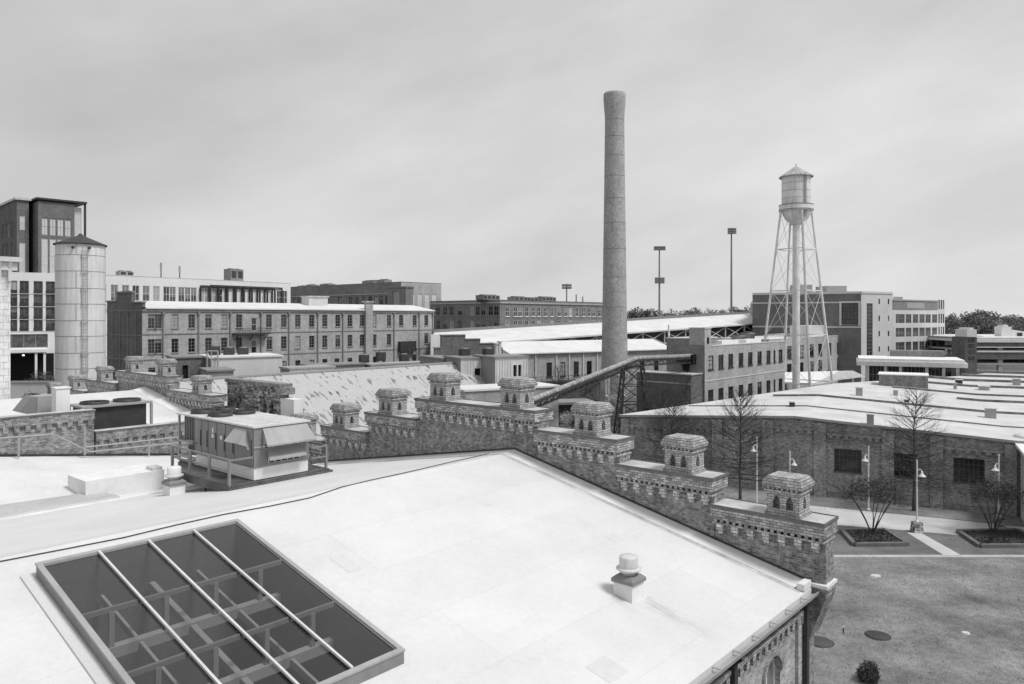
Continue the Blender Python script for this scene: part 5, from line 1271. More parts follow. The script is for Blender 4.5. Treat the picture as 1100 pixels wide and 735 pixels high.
b = MB(); x0 = fr.sx(1034.5); b.box(x0, -.02, -1, 5, 0, zp(362)); b.build('stair_tower', M['brick_dark'], PD)
b = MB()
for y in (365, 371, 377, 384): b.box(x0+.6, -.5, -1.06, -1.003, zp(y+2.2), zp(y-1.6))
b.build('stair_window', M['wing_glass'], PD)
b = MB(); b.box(x0+.3, -.2, -1.2, 4, zp(361.9), zp(354)); b.box(x0+.9, -.8, -1.0, 3.5, zp(353.98), zp(352)); b.hexa([(-.18, 0, zp(362)), (2.2, 0, zp(362)), (2.2, 4, zp(362)), (-.18, 4, zp(362))], [(-.18, 0, zp(359.5)), (2.0, 0, zp(361.3)), (2.0, 4, zp(361.3)), (-.18, 4, zp(359.5))]); b.build('stair_cap', M['flash'], PD)
b = MB(); x1 = fr.sx(1076, 6); b.box(x1, x1+2.3, 6, 9, zp(363), ZY(351, 181)); b.box(x1+.5, x1+1.6, 6.2, 8.6, ZY(350.98, 181), ZY(349, 181)); b.hexa([(x1+2.32, 6, zp(363)), (x1+7, 6, zp(363)), (x1+7, 9, zp(363)), (x1+2.32, 9, zp(363))], [(x1+2.32, 6, ZY(354, 181)), (x1+7, 6, ZY(357.5, 181)), (x1+7, 9, ZY(357.5, 181)), (x1+2.32, 9, ZY(354, 181))]); b.build('lift_tower', M['flash'], PD)
b = MB(); b.box(x1+3.6, x1+4.8, 5.9, 5.99, ZY(361, 181), ZY(357.5, 181)); b.build('lift_door', M['metal_dark'], PD)
# ================================================================= the wide low factory on the right
RF = Frame(36.5, 62.1, math.atan2(-.471, .882))         # local x to the right along the front wall, y going back
FC = thing('low_factory', 'wide low brick factory with corbelled bays, dark windows and a huge pale roof', 'factory', RF, (-10, 30, 0))
xl, xr, xp = -28.7, 46.0, -12.1; ze, zpk = 6.0, 6.93
def zf(x): return ze+(zpk-ze)*(1-abs(x-xp)/((xp-xl) if x < xp else 16.6)) if x < 4.5 else ze+.0*x
def fx(px): return RF.sx(px)
wins = [(fx(896), fx(925.5)), (fx(957), fx(985)), (fx(1024), fx(1058))]
zw0, zw1 = 2.35, 4.35
ho = [(a-xl, b_-xl, zw0, zw1) for a, b_ in wins]
w = MB(); panel(w, (xl, 0), (xr, 0), 0, 5.6, ho, .35)
xs = [xl, xp, 4.5, xr]
w.face([(xl, 0, 5.6), (xr, 0, 5.6), (xr, 0, zf(xr)), (4.5, 0, zf(4.5)), (xp, 0, zpk), (xl, 0, ze)])
_l = RF.l((11.2+.79*60, 75.6+.61*60)); panel(w, (_l[0]*1.3-.3*xl, _l[1]*1.3), (xl, 0), 0, 6.0); panel(w, (xr, 0), (xr, 90), 0, 6.0); w.build('wall', M['brick_wall'], FC)
for a, b_ in wins: windows(FC, (xl, 0), (xr, 0), [(a-xl, b_-xl, zw0, zw1)], .2, 6, 4, 'frame_smoke', 'glass', .07, True)
pil = [(668, 676), (712, 722), (765.5, 776), (819, 831), (874.5, 887.5), (947.5, 960.5), (999, 1013), (1079, 1092)]
pl = [(fx(a), fx(c)) for a, c in pil]
for a, c in pl:
    b = MB(); b.box(a, c, -.28, -.003, 0, min(zf(a), zf(c))-.25); b.build('pilaster', M['brick_wall'], FC)
for i in range(len(pl)-1):
    b = MB(); a, c = pl[i][1]+.05, pl[i+1][0]-.05; z = min(zf(a), zf(c))-1.35; n = max(3, int((c-a)/.62))
    b.box(a, c, -.24, -.004, z+.3, z+.48)
    for k_ in range(n):
        x = a+(k_+.5)*(c-a)/n; h_ = (c-a)/n*.28
        b.box(x-h_, x+h_, -.23, -.004, z+.06, z+.299)
    b.build('corbel_table', M['brick_wall'], FC)
    b = MB(); b.box(a, c, -.1, -.004, .5, .8); b.build('plinth', M['brick_mid'], FC)
zz_ = lambda x: zf(max(xl, x))+.12
lq = RF.l((11.2+.79*60, 75.6+.61*60))
def xleft(y): return xl-.2+(lq[0]-xl)*y/lq[1]
rf = MB(); NY = 36; ys_ = [-.25+90.25*i/NY for i in range(NY+1)]
for y0, y1 in zip(ys_, ys_[1:]):
    for a, c in ((-99, xp), (xp, 4.5), (4.5, xr)):
        a0, a1 = max(a, xleft(y0)), max(a, xleft(y1)); c0, c1 = max(c, xleft(y0)), max(c, xleft(y1))
        if c0-a0 < .01 and c1-a1 < .01: continue
        q = [(a0, y0, zz_(a0)), (c0, y0, zz_(c0)), (c1, y1, zz_(c1)), (a1, y1, zz_(a1))]
        if c1-a1 < .01: q.pop()
        rf.face(q)
k = [xl-.2, xp, 4.5, xr]
for i in range(3):
    rf.face([(k[i], -.25, zz_(k[i])-.22), (k[i+1], -.25, zz_(k[i+1])-.22), (k[i+1], -.25, zz_(k[i+1])), (k[i], -.25, zz_(k[i]))], 1)
rf.build('roof', [M['factory_roof'], M['metal_mid']], FC)
for y, x0, h_ in ((8, -24, .14), (19, -17, .26), (31, 2, .3), (39, -5, .26), (52, -9, .34), (63, -12, .4), (74, -6, .4), (84, -4, .45)):
    fw = MB()
    x0 = max(x0, xleft(y)+.3)
    xs_ = [x0]+[x for x in (xp, 4.5) if x > x0+.2]+[xr]
    for a, c in zip(xs_, xs_[1:]):
        za, zc_ = zz_(a)-.02, zz_(c)-.02
        fw.hexa([(a, y, za), (c, y, zc_), (c, y+.35, zc_), (a, y+.35, za)], [(a, y, za+h_), (c, y, zc_+h_), (c, y+.35, zc_+h_), (a, y+.35, za+h_)], 0, 1)
    fw.build('firewall', [M['rust'], M['factory_roof']], FC)
b = MB(); x0, x1 = RF.sx(944, 41), RF.sx(997, 41); b.box(x0, x1, 41, 45.5, 6, 8.2); b.build('roof_block', M['castle_brick'], FC)
b = MB(); b.box(x0-.1, x1+.1, 40.9, 45.6, 8.203, 8.32); b.build('roof_block_cap', M['flash'], FC)
def at_roof(px, py):
    p = G(px, py, 6.5); return RF.l(p)
for px, py, w_, h_, lab in ((935, 458, .55, .8, 'square grey vent box near the front edge of the low factory roof'), (923, 428, .7, .9, 'pale vent post left on the low factory roof'), (1064, 445, .9, .9, 'pale box vent on the low firewall near the right'), (962, 426, .5, .6, 'small double hood vent on the factory roof below the brick block'),
                            (1026, 416, .4, .8, 'thin vent pipe right of the brick block on the factory roof'), (1030, 411, .9, .7, 'dark vent right behind the brick block roof'), (1092, 411, .9, .9, 'pale vent at the far right of the factory roof'), (1057, 416, 1.2, .5, 'low wide vent at the right of the factory roof'), (974, 434, .5, .4, 'dark low vent near the middle of the factory roof'), (851, 442, .5, .45, 'small dark vent on the left part of the factory roof')):
    x, y = at_roof(px, py); z = zz_(x)
    t = thing('roof_vent', lab, 'roof vent', RF, (x, y, z), 'vents on the factory roof')
    b = MB(); b.box(x-w_/2, x+w_/2, y-w_/2, y+w_/2, z-.05, z+h_); b.build('body', M['metal_mid' if px not in (1030, 974, 851) else 'metal_dark'], t)
    b = MB(); b.box(x-w_*.6, x+w_*.6, y-w_*.6, y+w_*.6, z+h_+.002, z+h_+.08); b.build('cap', M['metal_light'], t)
# entrance annex at the right edge
p = RF.l(G(1082, 566, 0)); 
AX = thing('entrance_annex', 'glazed white framed annex coming forward at the right edge of the lawn', 'annex', RF, (p[0]+3, -4, 0)); x0 = 4.75
b = MB(); b.box(x0+.3, x0+12, -7.5, -.30, 0, 5.7); b.build('wall', M['concrete'], AX)
b = MB()
for i in range(7):
    y = -7.4+i*1.15; b.box(x0+.14, x0+.29, y-.14, y+.14, 0, 5.69)
b.box(x0+.15, x0+.28, -7.4, -.4, 0, .55); b.box(x0+.15, x0+.28, -7.4, -.4, 2.5, 2.65); b.build('mullion', M['frame_white'], AX)
b = MB(); b.box(x0+.2, x0+.299, -7.3, -.4, .6, 5.6); b.build('glazing', M['wing_glass'], AX)
b = MB(); b.box(x0-.25, x0+12.3, -7.9, -.32, 5.7, 5.92); b.build('roof', M['flash'], AX)
t = thing('round_skylight', 'flat white round roof cap at the right edge of the factory roof', 'roof cap', RF, (5.2, 2, 6)); b = MB(); b.lathe((5.8, 2.2, 6.05), [(1.1, 0), (1.15, .16), (.2, .3), (.02, .31)], 24); b.build('dome', M['flash'], t)
b = MB(); b.lathe((5.8, 2.2, 6.0), [(1.2, 0), (1.2, .06), (1.0, .07)], 24); b.build('curb', M['metal_grey'], t)
# ================================================================= water tower
X, Y = P(855.2, 341, 138).x, 138.0
WT = thing('water_tower', 'white water tower with a conical roof and round bottomed tank on four splayed braced legs', 'water tower', WORLD, (X, Y, 0))
k = 138/800
def zt_(y): return ZY(y, 138)
r = 14.7*k
b = MB(); b.lathe((X, Y), [(.65, zt_(242)), (1.2, zt_(241.3)), (r*.45, zt_(239.6)), (r*.75, zt_(236)), (r*.93, zt_(231)), (r, zt_(225)), (r, zt_(190))], 36, cap=False); b.build('tank', M['tower_paint'], WT)
b = MB(); b.lathe((X, Y), [(17.5*k, zt_(191)), (17.6*k, zt_(190)), (.5*k, zt_(178.5)), (.5*k, zt_(176.5)), (.02, zt_(176))], 24, smooth=False); b.lathe((X, Y), [(r+.01, zt_(189.5)), (17.4*k, zt_(191))], 24, cap=False); b.build('cone_roof', M['cone_paint'], WT)
b = MB(); b.lathe((X, Y), [(r+.002, zt_(227)), (17.6*k, zt_(227.2)), (17.6*k, zt_(226.2)), (r+.002, zt_(226))], 36, cap=False); b.lathe((X, Y), [(17.5*k, zt_(226.2)), (17.5*k, zt_(221.3))], 36, cap=False)
b.build('balcony', M['tower_paint'], WT)
b = MB()
for y in (226.6, 221.3): b.lathe((X, Y), [(17.7*k, zt_(y)), (17.9*k, zt_(y-.5)), (17.7*k, zt_(y-1.0))], 36, cap=False)
b.build('balcony_rail', M['metal_grey'], WT)
b = MB()
for y in (198, 206, 214): b.lathe((X, Y), [(r+.01, zt_(y)), (r+.02, zt_(y-.25)), (r+.01, zt_(y-.5))], 36, cap=False)
b.build('plate_seam', M['metal_mid'], WT)
al = math.radians(-.9)
AN = [al, al+math.pi/2, al+math.pi, al-math.pi/2]
r0, r1, ztop = 16.6*k, 41.5*k, zt_(228)
def leg(i, z):
    f = z/ztop; rr = r1+(r0-r1)*f; return Vector((X+rr*math.cos(AN[i]), Y+rr*math.sin(AN[i]), z))
for i in range(4):
    b = MB(); b.tube(leg(i, 0), leg(i, ztop), .24, .20, 8); b.build('leg', M['tower_paint'], WT)
lv = [zt_(y) for y in (228, 268, 312.5, 359.5, 410)]
for z in lv[1:]:
    for i in range(4): b = MB(); b.bar(leg(i, z), leg((i+1) % 4, z), .16); b.build('strut', M['tower_paint'], WT)
b = MB()
for z0_, z1_ in zip(lv, lv[1:]):
    for i in range(4): j = (i+1) % 4; b.bar(leg(i, z0_), leg(j, z1_), .055); b.bar(leg(j, z0_), leg(i, z1_), .055)
b.build('brace_rod', M['tower_paint'], WT)
b = MB(); b.tube((X, Y, 0), (X, Y, zt_(241)), .68, .62, 16); b.build('riser_pipe', M['tower_paint'], WT)
b = MB(); a = AN[3]; q0, q1 = leg(3, 2), leg(3, ztop); o = Vector((-.2, -.45, 0))
for s in (-.18, .18): b.bar(q0+o+Vector((s, 0, 0)), q1+o+Vector((s, 0, 0)), .05)
n = 90
for i in range(n): q = q0.lerp(q1, i/n)+o; b.bar(q-Vector((.18, 0, 0)), q+Vector((.18, 0, 0)), .04)
b.build('ladder', M['metal_mid'], WT)
q = Vector((X-.0, Y-r-.12, 0)); q = Vector((X+r*.28, Y-r*.98, 0)); b = MB()
for s in (-.2, .2): b.bar(q+Vector((s, -.1, zt_(235))), q+Vector((s, -.1, zt_(188))), .06)
b.bar(q+Vector((0, -.08, zt_(235))), q+Vector((0, -.08, zt_(188))), .22, .04); b.build('tank_ladder', M['metal_mid'], WT)
# ---- stadium floodlights
def flood(name, label, px, ybot, banks, Y, r=.35):
    p = P(px, ybot, Y)
    t = thing('floodlight_mast', label, 'floodlight', WORLD, (p.x, Y, 0), 'stadium floodlight masts')
    b = MB(); b.tube((p.x, Y, 0), (p.x, Y, ZY(banks[0][0], Y)), r*1.35, r*.7, 10); b.build('mast', M['metal_grey'], t)
    for y0, y1, w_, n, sl in banks:
        b = MB(); W = w_*Y/800
        g = MB()
        for k_ in range(n):
            z = ZY(y0+(y1-y0)*(k_+.5)/n, Y); h_ = (y1-y0)/n*.7*Y/800
            b.bar((p.x-W/2, Y-.3, z-h_*.6), (p.x+W/2, Y-.3-sl, z-h_*.6), .22)
            m = max(4, int(w_/2.2))
            for q in range(m):
                x = p.x-W/2+(q+.5)*W/m; b.box(x-W/m*.46, x+W/m*.46, Y-1.0, Y-.45, z-h_/2, z+h_/2)
        o = b.build('lamp_bank', M['metal_grey'], t)
    return t
flood('', 'steel floodlight mast with an upper and a lower lamp bank left of the water tower', 708.3, 336, [(264.5, 269, 12.5, 2, 0), (298, 304.5, 10.5, 3, 0)], 290)
flood('', 'tallest floodlight mast with one lamp bank between the chimney and the water tower', 785.7, 335, [(245, 251.5, 9, 3, .6)], 260)
flood('', 'short distant floodlight mast seen above the roof of the brick block', 608.7, 322, [(305, 310.5, 10.5, 2, 0)], 330)
# ================================================================= ground, paths, lawn
def sheet(name, pts, z, mat, kind='structure'):
    b = MB(); b.face([(p[0], p[1], z) for p in pts]); return tag(b.build(name, mat), kind=kind)
GRm, nt_, bs_ = _new('asphalt_ground')
c_ = coord(nt_, 'Object'); val = mth(nt_, 'MULTIPLY', ramp(nt_, noise(nt_, c_, .05, 6), .3, .7, .05, .14), ramp(nt_, noise(nt_, c_, 3, 4), .3, .7, .8, 1.2)); togrey(nt_, val, bs_.inputs['Base Color']); bs_.inputs['Roughness'].default_value = .9
M['ground'] = GRm
sheet('ground', [(-4000, -300), (4000, -300), (4000, 6000), (-4000, 6000)], 0, GRm)
LWm, nt_, bs_ = _new('winter_lawn')
c_ = coord(nt_, 'Object')
v1 = ramp(nt_, noise(nt_, c_, .28, 6, .6), .32, .68, .55, 1.3); v2 = ramp(nt_, noise(nt_, c_, 2.5, 5, .7), .3, .7, .8, 1.2); v3 = ramp(nt_, noise(nt_, coord(nt_, 'Object', (1, 2.0, 1)), 11, 3, .7), .3, .7, .75, 1.25)
val = mth(nt_, 'MULTIPLY', mth(nt_, 'MULTIPLY', mth(nt_, 'MULTIPLY', v1, v2), v3), .24); togrey(nt_, val, bs_.inputs['Base Color']); bs_.inputs['Roughness'].default_value = 1; bs_.inputs['Specular IOR Level'].default_value = .05
bp = N(nt_, 'ShaderNodeBump'); bp.inputs['Strength'].default_value = .7; bp.inputs['Distance'].default_value = .08; nt_.links.new(noise(nt_, c_, 14, 4, .7), bp.inputs['Height']); nt_.links.new(bp.outputs['Normal'], bs_.inputs['Normal'])
def GG(x, y): p = G(x, y); return (p.x, p.y)
lz = GG(880, 600); rz = GG(1110, 600); lawn_y = lz[1]
sheet('lawn', [(6, 8), (60, 8), (60, lawn_y+.0), (6, lawn_y)], .012, LWm)
sheet('paving', [(6, lawn_y), (75, lawn_y), (75, 90), (6, 90)], .004, m_plain('dark_paving', .15, amt=.35, scale=.4, fine=4))
light_pav = m_plain('light_paving', .52, amt=.15, scale=.4, fine=6)
b = MB(); b.box(6, 75, lawn_y-.05, lawn_y+.42, -.1, .11); tag(b.build('lawn_kerb', M['concrete']), kind='structure')
sheet('walkway', [GG(760, 553), GG(985, 571), GG(1110, 582.5), GG(1115, 568), GG(1000, 556), GG(872, 543.5), GG(760, 538)], .009, light_pav)
sheet('path', [GG(974, 572), GG(990, 573), GG(1034, 597.4), GG(1015, 597.4)], .009, light_pav)
sheet('side_path', [GG(868, 573), GG(874, 574), GG(896, 597.4), GG(868, 597.4)], .009, light_pav)
sheet('bank_lawn', [GG(700, 518), GG(700, 538), GG(872, 543), GG(1000, 555.5), GG(1115, 567.5), GG(1125, 550), GG(1020, 547), GG(870, 526)], .010, LWm)
# grass blades standing in the lawn
random.seed(11)
b = MB()
def tuft(x, y, h):
    a = random.random()*math.pi; w = .012+random.random()*.02; dx, dy = math.cos(a)*w, math.sin(a)*w; lx, ly = (random.random()-.5)*.12, (random.random()-.5)*.12
    b.face([(x-dx, y-dy, .0), (x+dx, y+dy, .0), (x+lx+dx*.6, y+ly+dy*.6, h)])
for i in range(42000):
    x = random.uniform(9, 46); y = random.uniform(30, lawn_y-.1)
    tuft(x, y, random.uniform(.03, .075))
for i in range(5000):
    x = random.uniform(16, 46); y = random.uniform(58, 74)
    l = RF.l((x, y)); s = G(x/y*800+550, 552)
    if l[1] < -.6 and (x*0+y) > 61 - .0*x: tuft(x, y, random.uniform(.03, .09))
g_ = b.build('lawn_grass', m_plain('dry_grass_blade', .27, amt=.6, scale=1.2, fine=6)); tag(g_, 'short dry winter grass of the lawn', 'grass', kind='stuff')
M['kerb_dark'] = m_plain('stained_kerb', .15, amt=.3, scale=2)
# planter beds
def bed(pts, label):
    c = sum((Vector((*p, 0)) for p in pts), Vector())/4
    t = thing('planter_bed', label, 'planter bed', WORLD, (c.x, c.y, 0), 'kerbed planting beds beside the lawn')
    w = MB()
    for i in range(4):
        a, e = Vector((*pts[i], .12)), Vector((*pts[(i+1) % 4], .12)); w.bar(a, e, .3, .26)
    w.build('kerb', M['kerb_dark'], t)
    s = MB(); s.face([(c.x+(p[0]-c.x)*.97, c.y+(p[1]-c.y)*.97, .16) for p in pts]); s.build('soil', M['mulch'], t)
    m = MB(); random.seed(int(c.x*10))
    for i in range(260):
        u_, v_ = random.random(), random.random(); a = Vector((*pts[0], 0)).lerp(Vector((*pts[1], 0)), u_); e = Vector((*pts[3], 0)).lerp(Vector((*pts[2], 0)), u_); q = a.lerp(e, .06+.88*v_); q = c+(q-c)*.92
        r_ = random.uniform(.04, .13); an = random.random()*3.14
        m.face([(q.x-r_*math.cos(an), q.y-r_*math.sin(an), .16), (q.x+r_*math.cos(an), q.y+r_*math.sin(an), .17), (q.x, q.y, .16+r_*1.5)])
    tag(m.build('ground_cover', M['leaf_dark'], t), kind='stuff')
bed([GG(918, 587), GG(974.5, 586.5), GG(950, 571), GG(904, 571.5)], 'left kerbed planting bed with dark mulch at the top of the lawn')
bed([GG(1053, 588.5), GG(1125, 588), GG(1093, 571.5), GG(1029, 572.5)], 'right kerbed planting bed with dark mulch at the top of the lawn')
# lids and bits on the lawn
for i, (px, py, r_, lab) in enumerate(((880, 690, .62, 'dark round utility lid on the lawn beside the warehouse corner'), (943, 683.3, .55, 'dark round utility lid on the lawn, right of the other one'))):
    p = G(px, py); t = thing('utility_lid', lab, 'lid', WORLD, (p.x, p.y, 0), 'round lids in the lawn')
    b = MB(); b.lathe((p.x, p.y), [(r_, 0), (r_, .05), (r_*.9, .06), (r_*.1, .065)], 24); b.build('cover', m_plain('lid_iron%d' % i, .05, amt=.3) if i else m_plain('lid_iron', .07, amt=.3), t)
    b = MB(); b.lathe((p.x, p.y), [(r_*1.1, 0), (r_*1.12, .03), (r_*1.01, .035)], 24, cap=False); b.build('rim', M['metal_dark'], t)
for px, py, w_, lab in ((941, 619.5, .4, 'pale flat stone lying at the upper left of the lawn'), (1037, 681, .28, 'small pale stone lying at the right of the lawn')):
    p = G(px, py); b = MB(); n = 9; random.seed(px)
    pr = [(w_*(.7+.4*random.random())*math.cos(6.283*i/n), .6*w_*(.7+.4*random.random())*math.sin(6.283*i/n)) for i in range(n)]
    b.face([(p.x+x*.8, p.y+y*.8, .09) for x, y in pr])
    for i in range(n): j = (i+1) % n; b.face([(p.x+pr[i][0], p.y+pr[i][1], 0), (p.x+pr[j][0], p.y+pr[j][1], 0), (p.x+pr[j][0]*.8, p.y+pr[j][1]*.8, .09), (p.x+pr[i][0]*.8, p.y+pr[i][1]*.8, .09)])
    tag(b.build('flat_stone', M['pale_wall']), lab, 'stone')
p = G(906, 681); t = thing('marker_stake', 'tiny stake standing in the lawn between the two round lids', 'stake', WORLD, (p.x, p.y, 0)); b = MB(); b.box(p.x-.03, p.x+.03, p.y-.03, p.y+.03, 0, .38); b.build('stake', M['timber'], t); b = MB(); b.box(p.x-.12, p.x+.06, p.y-.05, p.y-.031, .32, .42); b.build('flag', M['pale_wall'], t)
# ================================================================= lamp posts
def lamp(px, pbot, ptop, sidex, label, base=True):
    p = G(px, pbot); H = EYE-(ptop-HY)/F*p.y; x, y = p.x, p.y
    t = thing('street_lamp', label, 'street lamp', WORLD, (x, y, 0), 'white lamp posts along the walkway')
    if base:
        b = MB(); b.hexa([(x-.35, y-.35, 0), (x+.35, y-.35, 0), (x+.35, y+.35, 0), (x-.35, y+.35, 0)], [(x-.28, y-.28, .75), (x+.28, y-.28, .75), (x+.28, y+.28, .75), (x-.28, y+.28, .75)])
        b.build('stone_base', M['stone'], t)
    b = MB(); b.tube((x, y, .0), (x, y, H), .065, .05, 10); b.lathe((x, y, .75 if base else 0), [(.15, 0), (.12, .12), (.07, .16)], 12); b.lathe((x, y, H), [(.05, 0), (.07, .05), (.01, .16)], 10); b.build('pole', M['frame_white'], t)
    hz = H-.95; d = Vector((sidex, -.25, 0)).normalized()
    q = Vector((x, y, hz+.25)); e = q+d*.34
    b = MB(); b.tube(q, q+d*.2+Vector((0, 0, .16)), .03, n=8); b.tube(q+d*.2+Vector((0, 0, .16)), e, .03, n=8); b.build('arm', M['frame_white'], t)
    b = MB(); b.lathe((e.x, e.y, hz), [(.27, -.14), (.26, -.1), (.12, .02), (.07, .12), (.07, .24), (.02, .27)], 16); b.build('lamp_shade', M['frame_white'], t)
    b = MB(); b.lathe((x, y, hz-.45), [(.09, -.06), (.1, 0), (.09, .06)], 12, cap=False); b.build('collar', M['frame_white'], t)
lamp(985, 571.5, 496, 1, 'white lamp post on a rough stone base in the middle of the walkway')
lamp(1073, 565.5, 490, -1, 'white lamp post on a stone base in front of the right hand shrub')
lamp(933, 548, 481, -1, 'white lamp post standing in the bank behind the left shrub', False)
lamp(813, 541, 471, -1, 'white lamp post left of the last turret beside the tall bare tree', False)
lamp(848.5, 540, 486, 1, 'white lamp post peeping over the last turret of the near gable', False)
# ================================================================= trees
def limb(b, a, d, L, r, depth, rnd, seg=3, kids=(5, 4), spread=.8, up=.12, rt=.35, n0=5):
    p = Vector(a); dv = Vector(d).normalized(); r0 = r; pts = [p.copy()]
    for s in range(seg):
        dv = (dv+Vector((rnd.uniform(-.14, .14), rnd.uniform(-.14, .14), rnd.uniform(-.1, .14)+up*.3))).normalized()
        q = p+dv*(L/seg); r1 = r*(1-(1-rt)*(s+1)/seg)
        b.tube(p, q, r0, r1, n0 if depth else 3, caps=False); p, r0 = q, r1; pts.append(q.copy())
    if depth:
        k = kids[0] if depth > 1 else kids[1]
        for i in range(k):
            f = .25+.75*(i+.5)/k; x = f*seg; j = min(seg-1, int(x)); q = pts[j].lerp(pts[j+1], x-j)
            ax = dv.orthogonal().normalized(); ax.rotate(Matrix.Rotation(rnd.uniform(0, 6.283), 3, dv))
            nd = (dv+ax*spread*rnd.uniform(.6, 1.2)+Vector((0, 0, up))).normalized()
            limb(b, q, nd, L*rnd.uniform(.38, .6)*(1.15-.5*f), r*(1-(1-rt)*f)*.6, depth-1, rnd, 2, kids, spread, up, rt, 4)
def bare_tree(x, y, H, W, label, seed, first=.22, nlat=62, group='bare winter trees', tw=.13, droop=0, twig=.016):
    rnd = random.Random(seed)
    t = thing('bare_tree', label, 'tree', WORLD, (x, y, 0), group)
    b = MB(); n = 7; pts = [Vector((x, y, -.1))]
    for i in range(1, n+1): pts.append(Vector((x+rnd.uniform(-.05, .05)*i*.5, y+rnd.uniform(-.05, .05)*i*.5, H*i/n)))
    rr = [tw*(1-.93*i/n) for i in range(n+1)]; rr[0] *= 1.4
    for i in range(n): b.tube(pts[i], pts[i+1], rr[i], rr[i+1], 8, caps=False)
    b.build('trunk', M['bark'], t)
    c = MB()
    for i in range(nlat):
        f = first+(1-first)*(i+rnd.random())/nlat*.97; z = f*H; k = min(n-1, int(f*n)); q = pts[k].lerp(pts[k+1], f*n-k)
        g = (f-first)/(1-first); L = W*(.25+.95*math.sin(math.pi*min(1, (1-g)*.62+.05)))*rnd.uniform(.75, 1.1)*.62
        a = i*2.4+rnd.uniform(-.4, .4); elev = -.15-droop+g*1.2
        limb(c, q, (math.cos(a), math.sin(a), elev), L*1.25, max(.032, tw*.36*(1-.6*g)), 2, rnd, 3, (8, 5), .75, .1, .3)
    c.build('crown', M['twig'], t)
    return t
p = G(982, 549); bare_tree(p.x, p.y, EYE-(424-HY)/F*p.y, 3.2, 'tall bare tree rising in front of the low factory beside the middle lamp post', 1)
p = G(795, 541); bare_tree(p.x, p.y, EYE-(425-HY)/F*p.y, 3.6, 'tall dark bare tree just left of the last turret', 2, nlat=70)
p = G(722, 520); bare_tree(p.x, p.y, 7.4, 3.6, 'bare tree partly hidden behind the turret left of the last one', 3, nlat=64)
p = G(690, 500); bare_tree(p.x, p.y+14, 9.5, 4.2, 'bare tree in the shaded yard in front of the brick works', 4, nlat=38)
p = P(735, 440, 96); bare_tree(p.x, p.y, 8, 3.6, 'bare tree against the dark end wall of the brick works', 5, nlat=34)
p = P(712, 440, 92); bare_tree(p.x, p.y, 6.8, 3.4, 'smaller bare tree between the trestle and the brick works', 6, nlat=34)
p = P(448, 380, 124); bare_tree(p.x, p.y, 10.5, 4.0, 'bushy bare tree at the right end of the brick mill', 7, nlat=44, tw=.14)
p = P(600, 400, 118); bare_tree(p.x, p.y, 8.0, 3.2, 'bare tree in front of the railed brick row', 8, nlat=30)
def crape(px, py, topy, label, seed, Wd):
    rnd = random.Random(seed); p = G(px, py); H = EYE-(topy-HY)/F*p.y
    t = thing('shrub_tree', label, 'shrub', WORLD, (p.x, p.y, 0), 'many stemmed shrubs in the planting beds')
    b = MB(); tips = []
    for i in range(7):
        a = i*.9+rnd.random(); d = Vector((math.cos(a)*.30, math.sin(a)*.30, 1)).normalized(); q0 = Vector((p.x+.1*math.cos(a), p.y+.1*math.sin(a), .1)); q = q0
        for s in range(4):
            d = (d+Vector((rnd.uniform(-.1, .1)+.07*math.cos(a), rnd.uniform(-.1, .1)+.07*math.sin(a), 0))).normalized(); e = q+d*H*.2
            b.tube(q, e, .045*(1-.18*s), .045*(1-.18*(s+1)), 6, caps=False); q = e
        tips.append(q)
    b.build('stem', M['bark'], t)
    c = MB()
    for q in tips:
        for k in range(14):
            a = rnd.uniform(0, 6.283); limb(c, q-Vector((0, 0, H*.22*rnd.random())), (math.cos(a), math.sin(a), rnd.uniform(.0, .9)), rnd.uniform(.6, 1.0)*Wd, .016, 1, rnd, 2, (3, 5), .7, .08, .4)
    c.build('twigs', M['twig'], t)
    f = MB()
    for k in range(2600):
        a = rnd.uniform(0, 6.283); rr = Wd*1.3*math.sqrt(rnd.random()); z = H*(.60+.26*rnd.random()-.10*(rr/Wd)**2*.5)+.15*math.sin(a*3+seed)
        c0 = Vector((p.x+rr*math.cos(a), p.y+rr*math.sin(a)*.9, z)); s = rnd.uniform(.05, .11)
        v = [Vector((rnd.uniform(-1, 1), rnd.uniform(-1, 1), rnd.uniform(-1, 1)))*s for _ in range(3)]; f.face([c0+v[0], c0+v[1], c0+v[2]])
    f.build('foliage', M['leaf_dark'], t)
crape(937, 573, 505, 'multi stemmed dark shrub growing in the left planting bed', 1, 1.25)
crape(1067, 574, 508, 'multi stemmed dark shrub growing in the right planting bed', 2, 1.15)
def leafball(b, rnd, c, R, n, s, squash=.8):
    for _ in range(n):
        v = Vector((rnd.gauss(0, 1), rnd.gauss(0, 1), rnd.gauss(0, 1))).normalized()*R*(.55+.5*rnd.random()); v.z *= squash
        q = c+v; o = [Vector((rnd.uniform(-1, 1), rnd.uniform(-1, 1), rnd.uniform(-1, 1)))*s for _ in range(3)]; b.face([q+o[0], q+o[1], q+o[2]])
p = G(932, 731); rnd = random.Random(5)
t = thing('lawn_bush', 'round dark evergreen bush standing alone at the bottom of the lawn', 'bush', WORLD, (p.x, p.y, 0))
b = MB(); 
for k in range(9): leafball(b, rnd, Vector((p.x+rnd.uniform(-.22, .22), p.y+rnd.uniform(-.22, .22), .32+rnd.uniform(-.1, .2))), .34, 420, .06, 1)
b.build('foliage', M['leaf_dark'], t); b = MB(); b.tube((p.x, p.y, -.05), (p.x, p.y, .4), .05, .03, 6); b.build('stem', M['bark'], t)
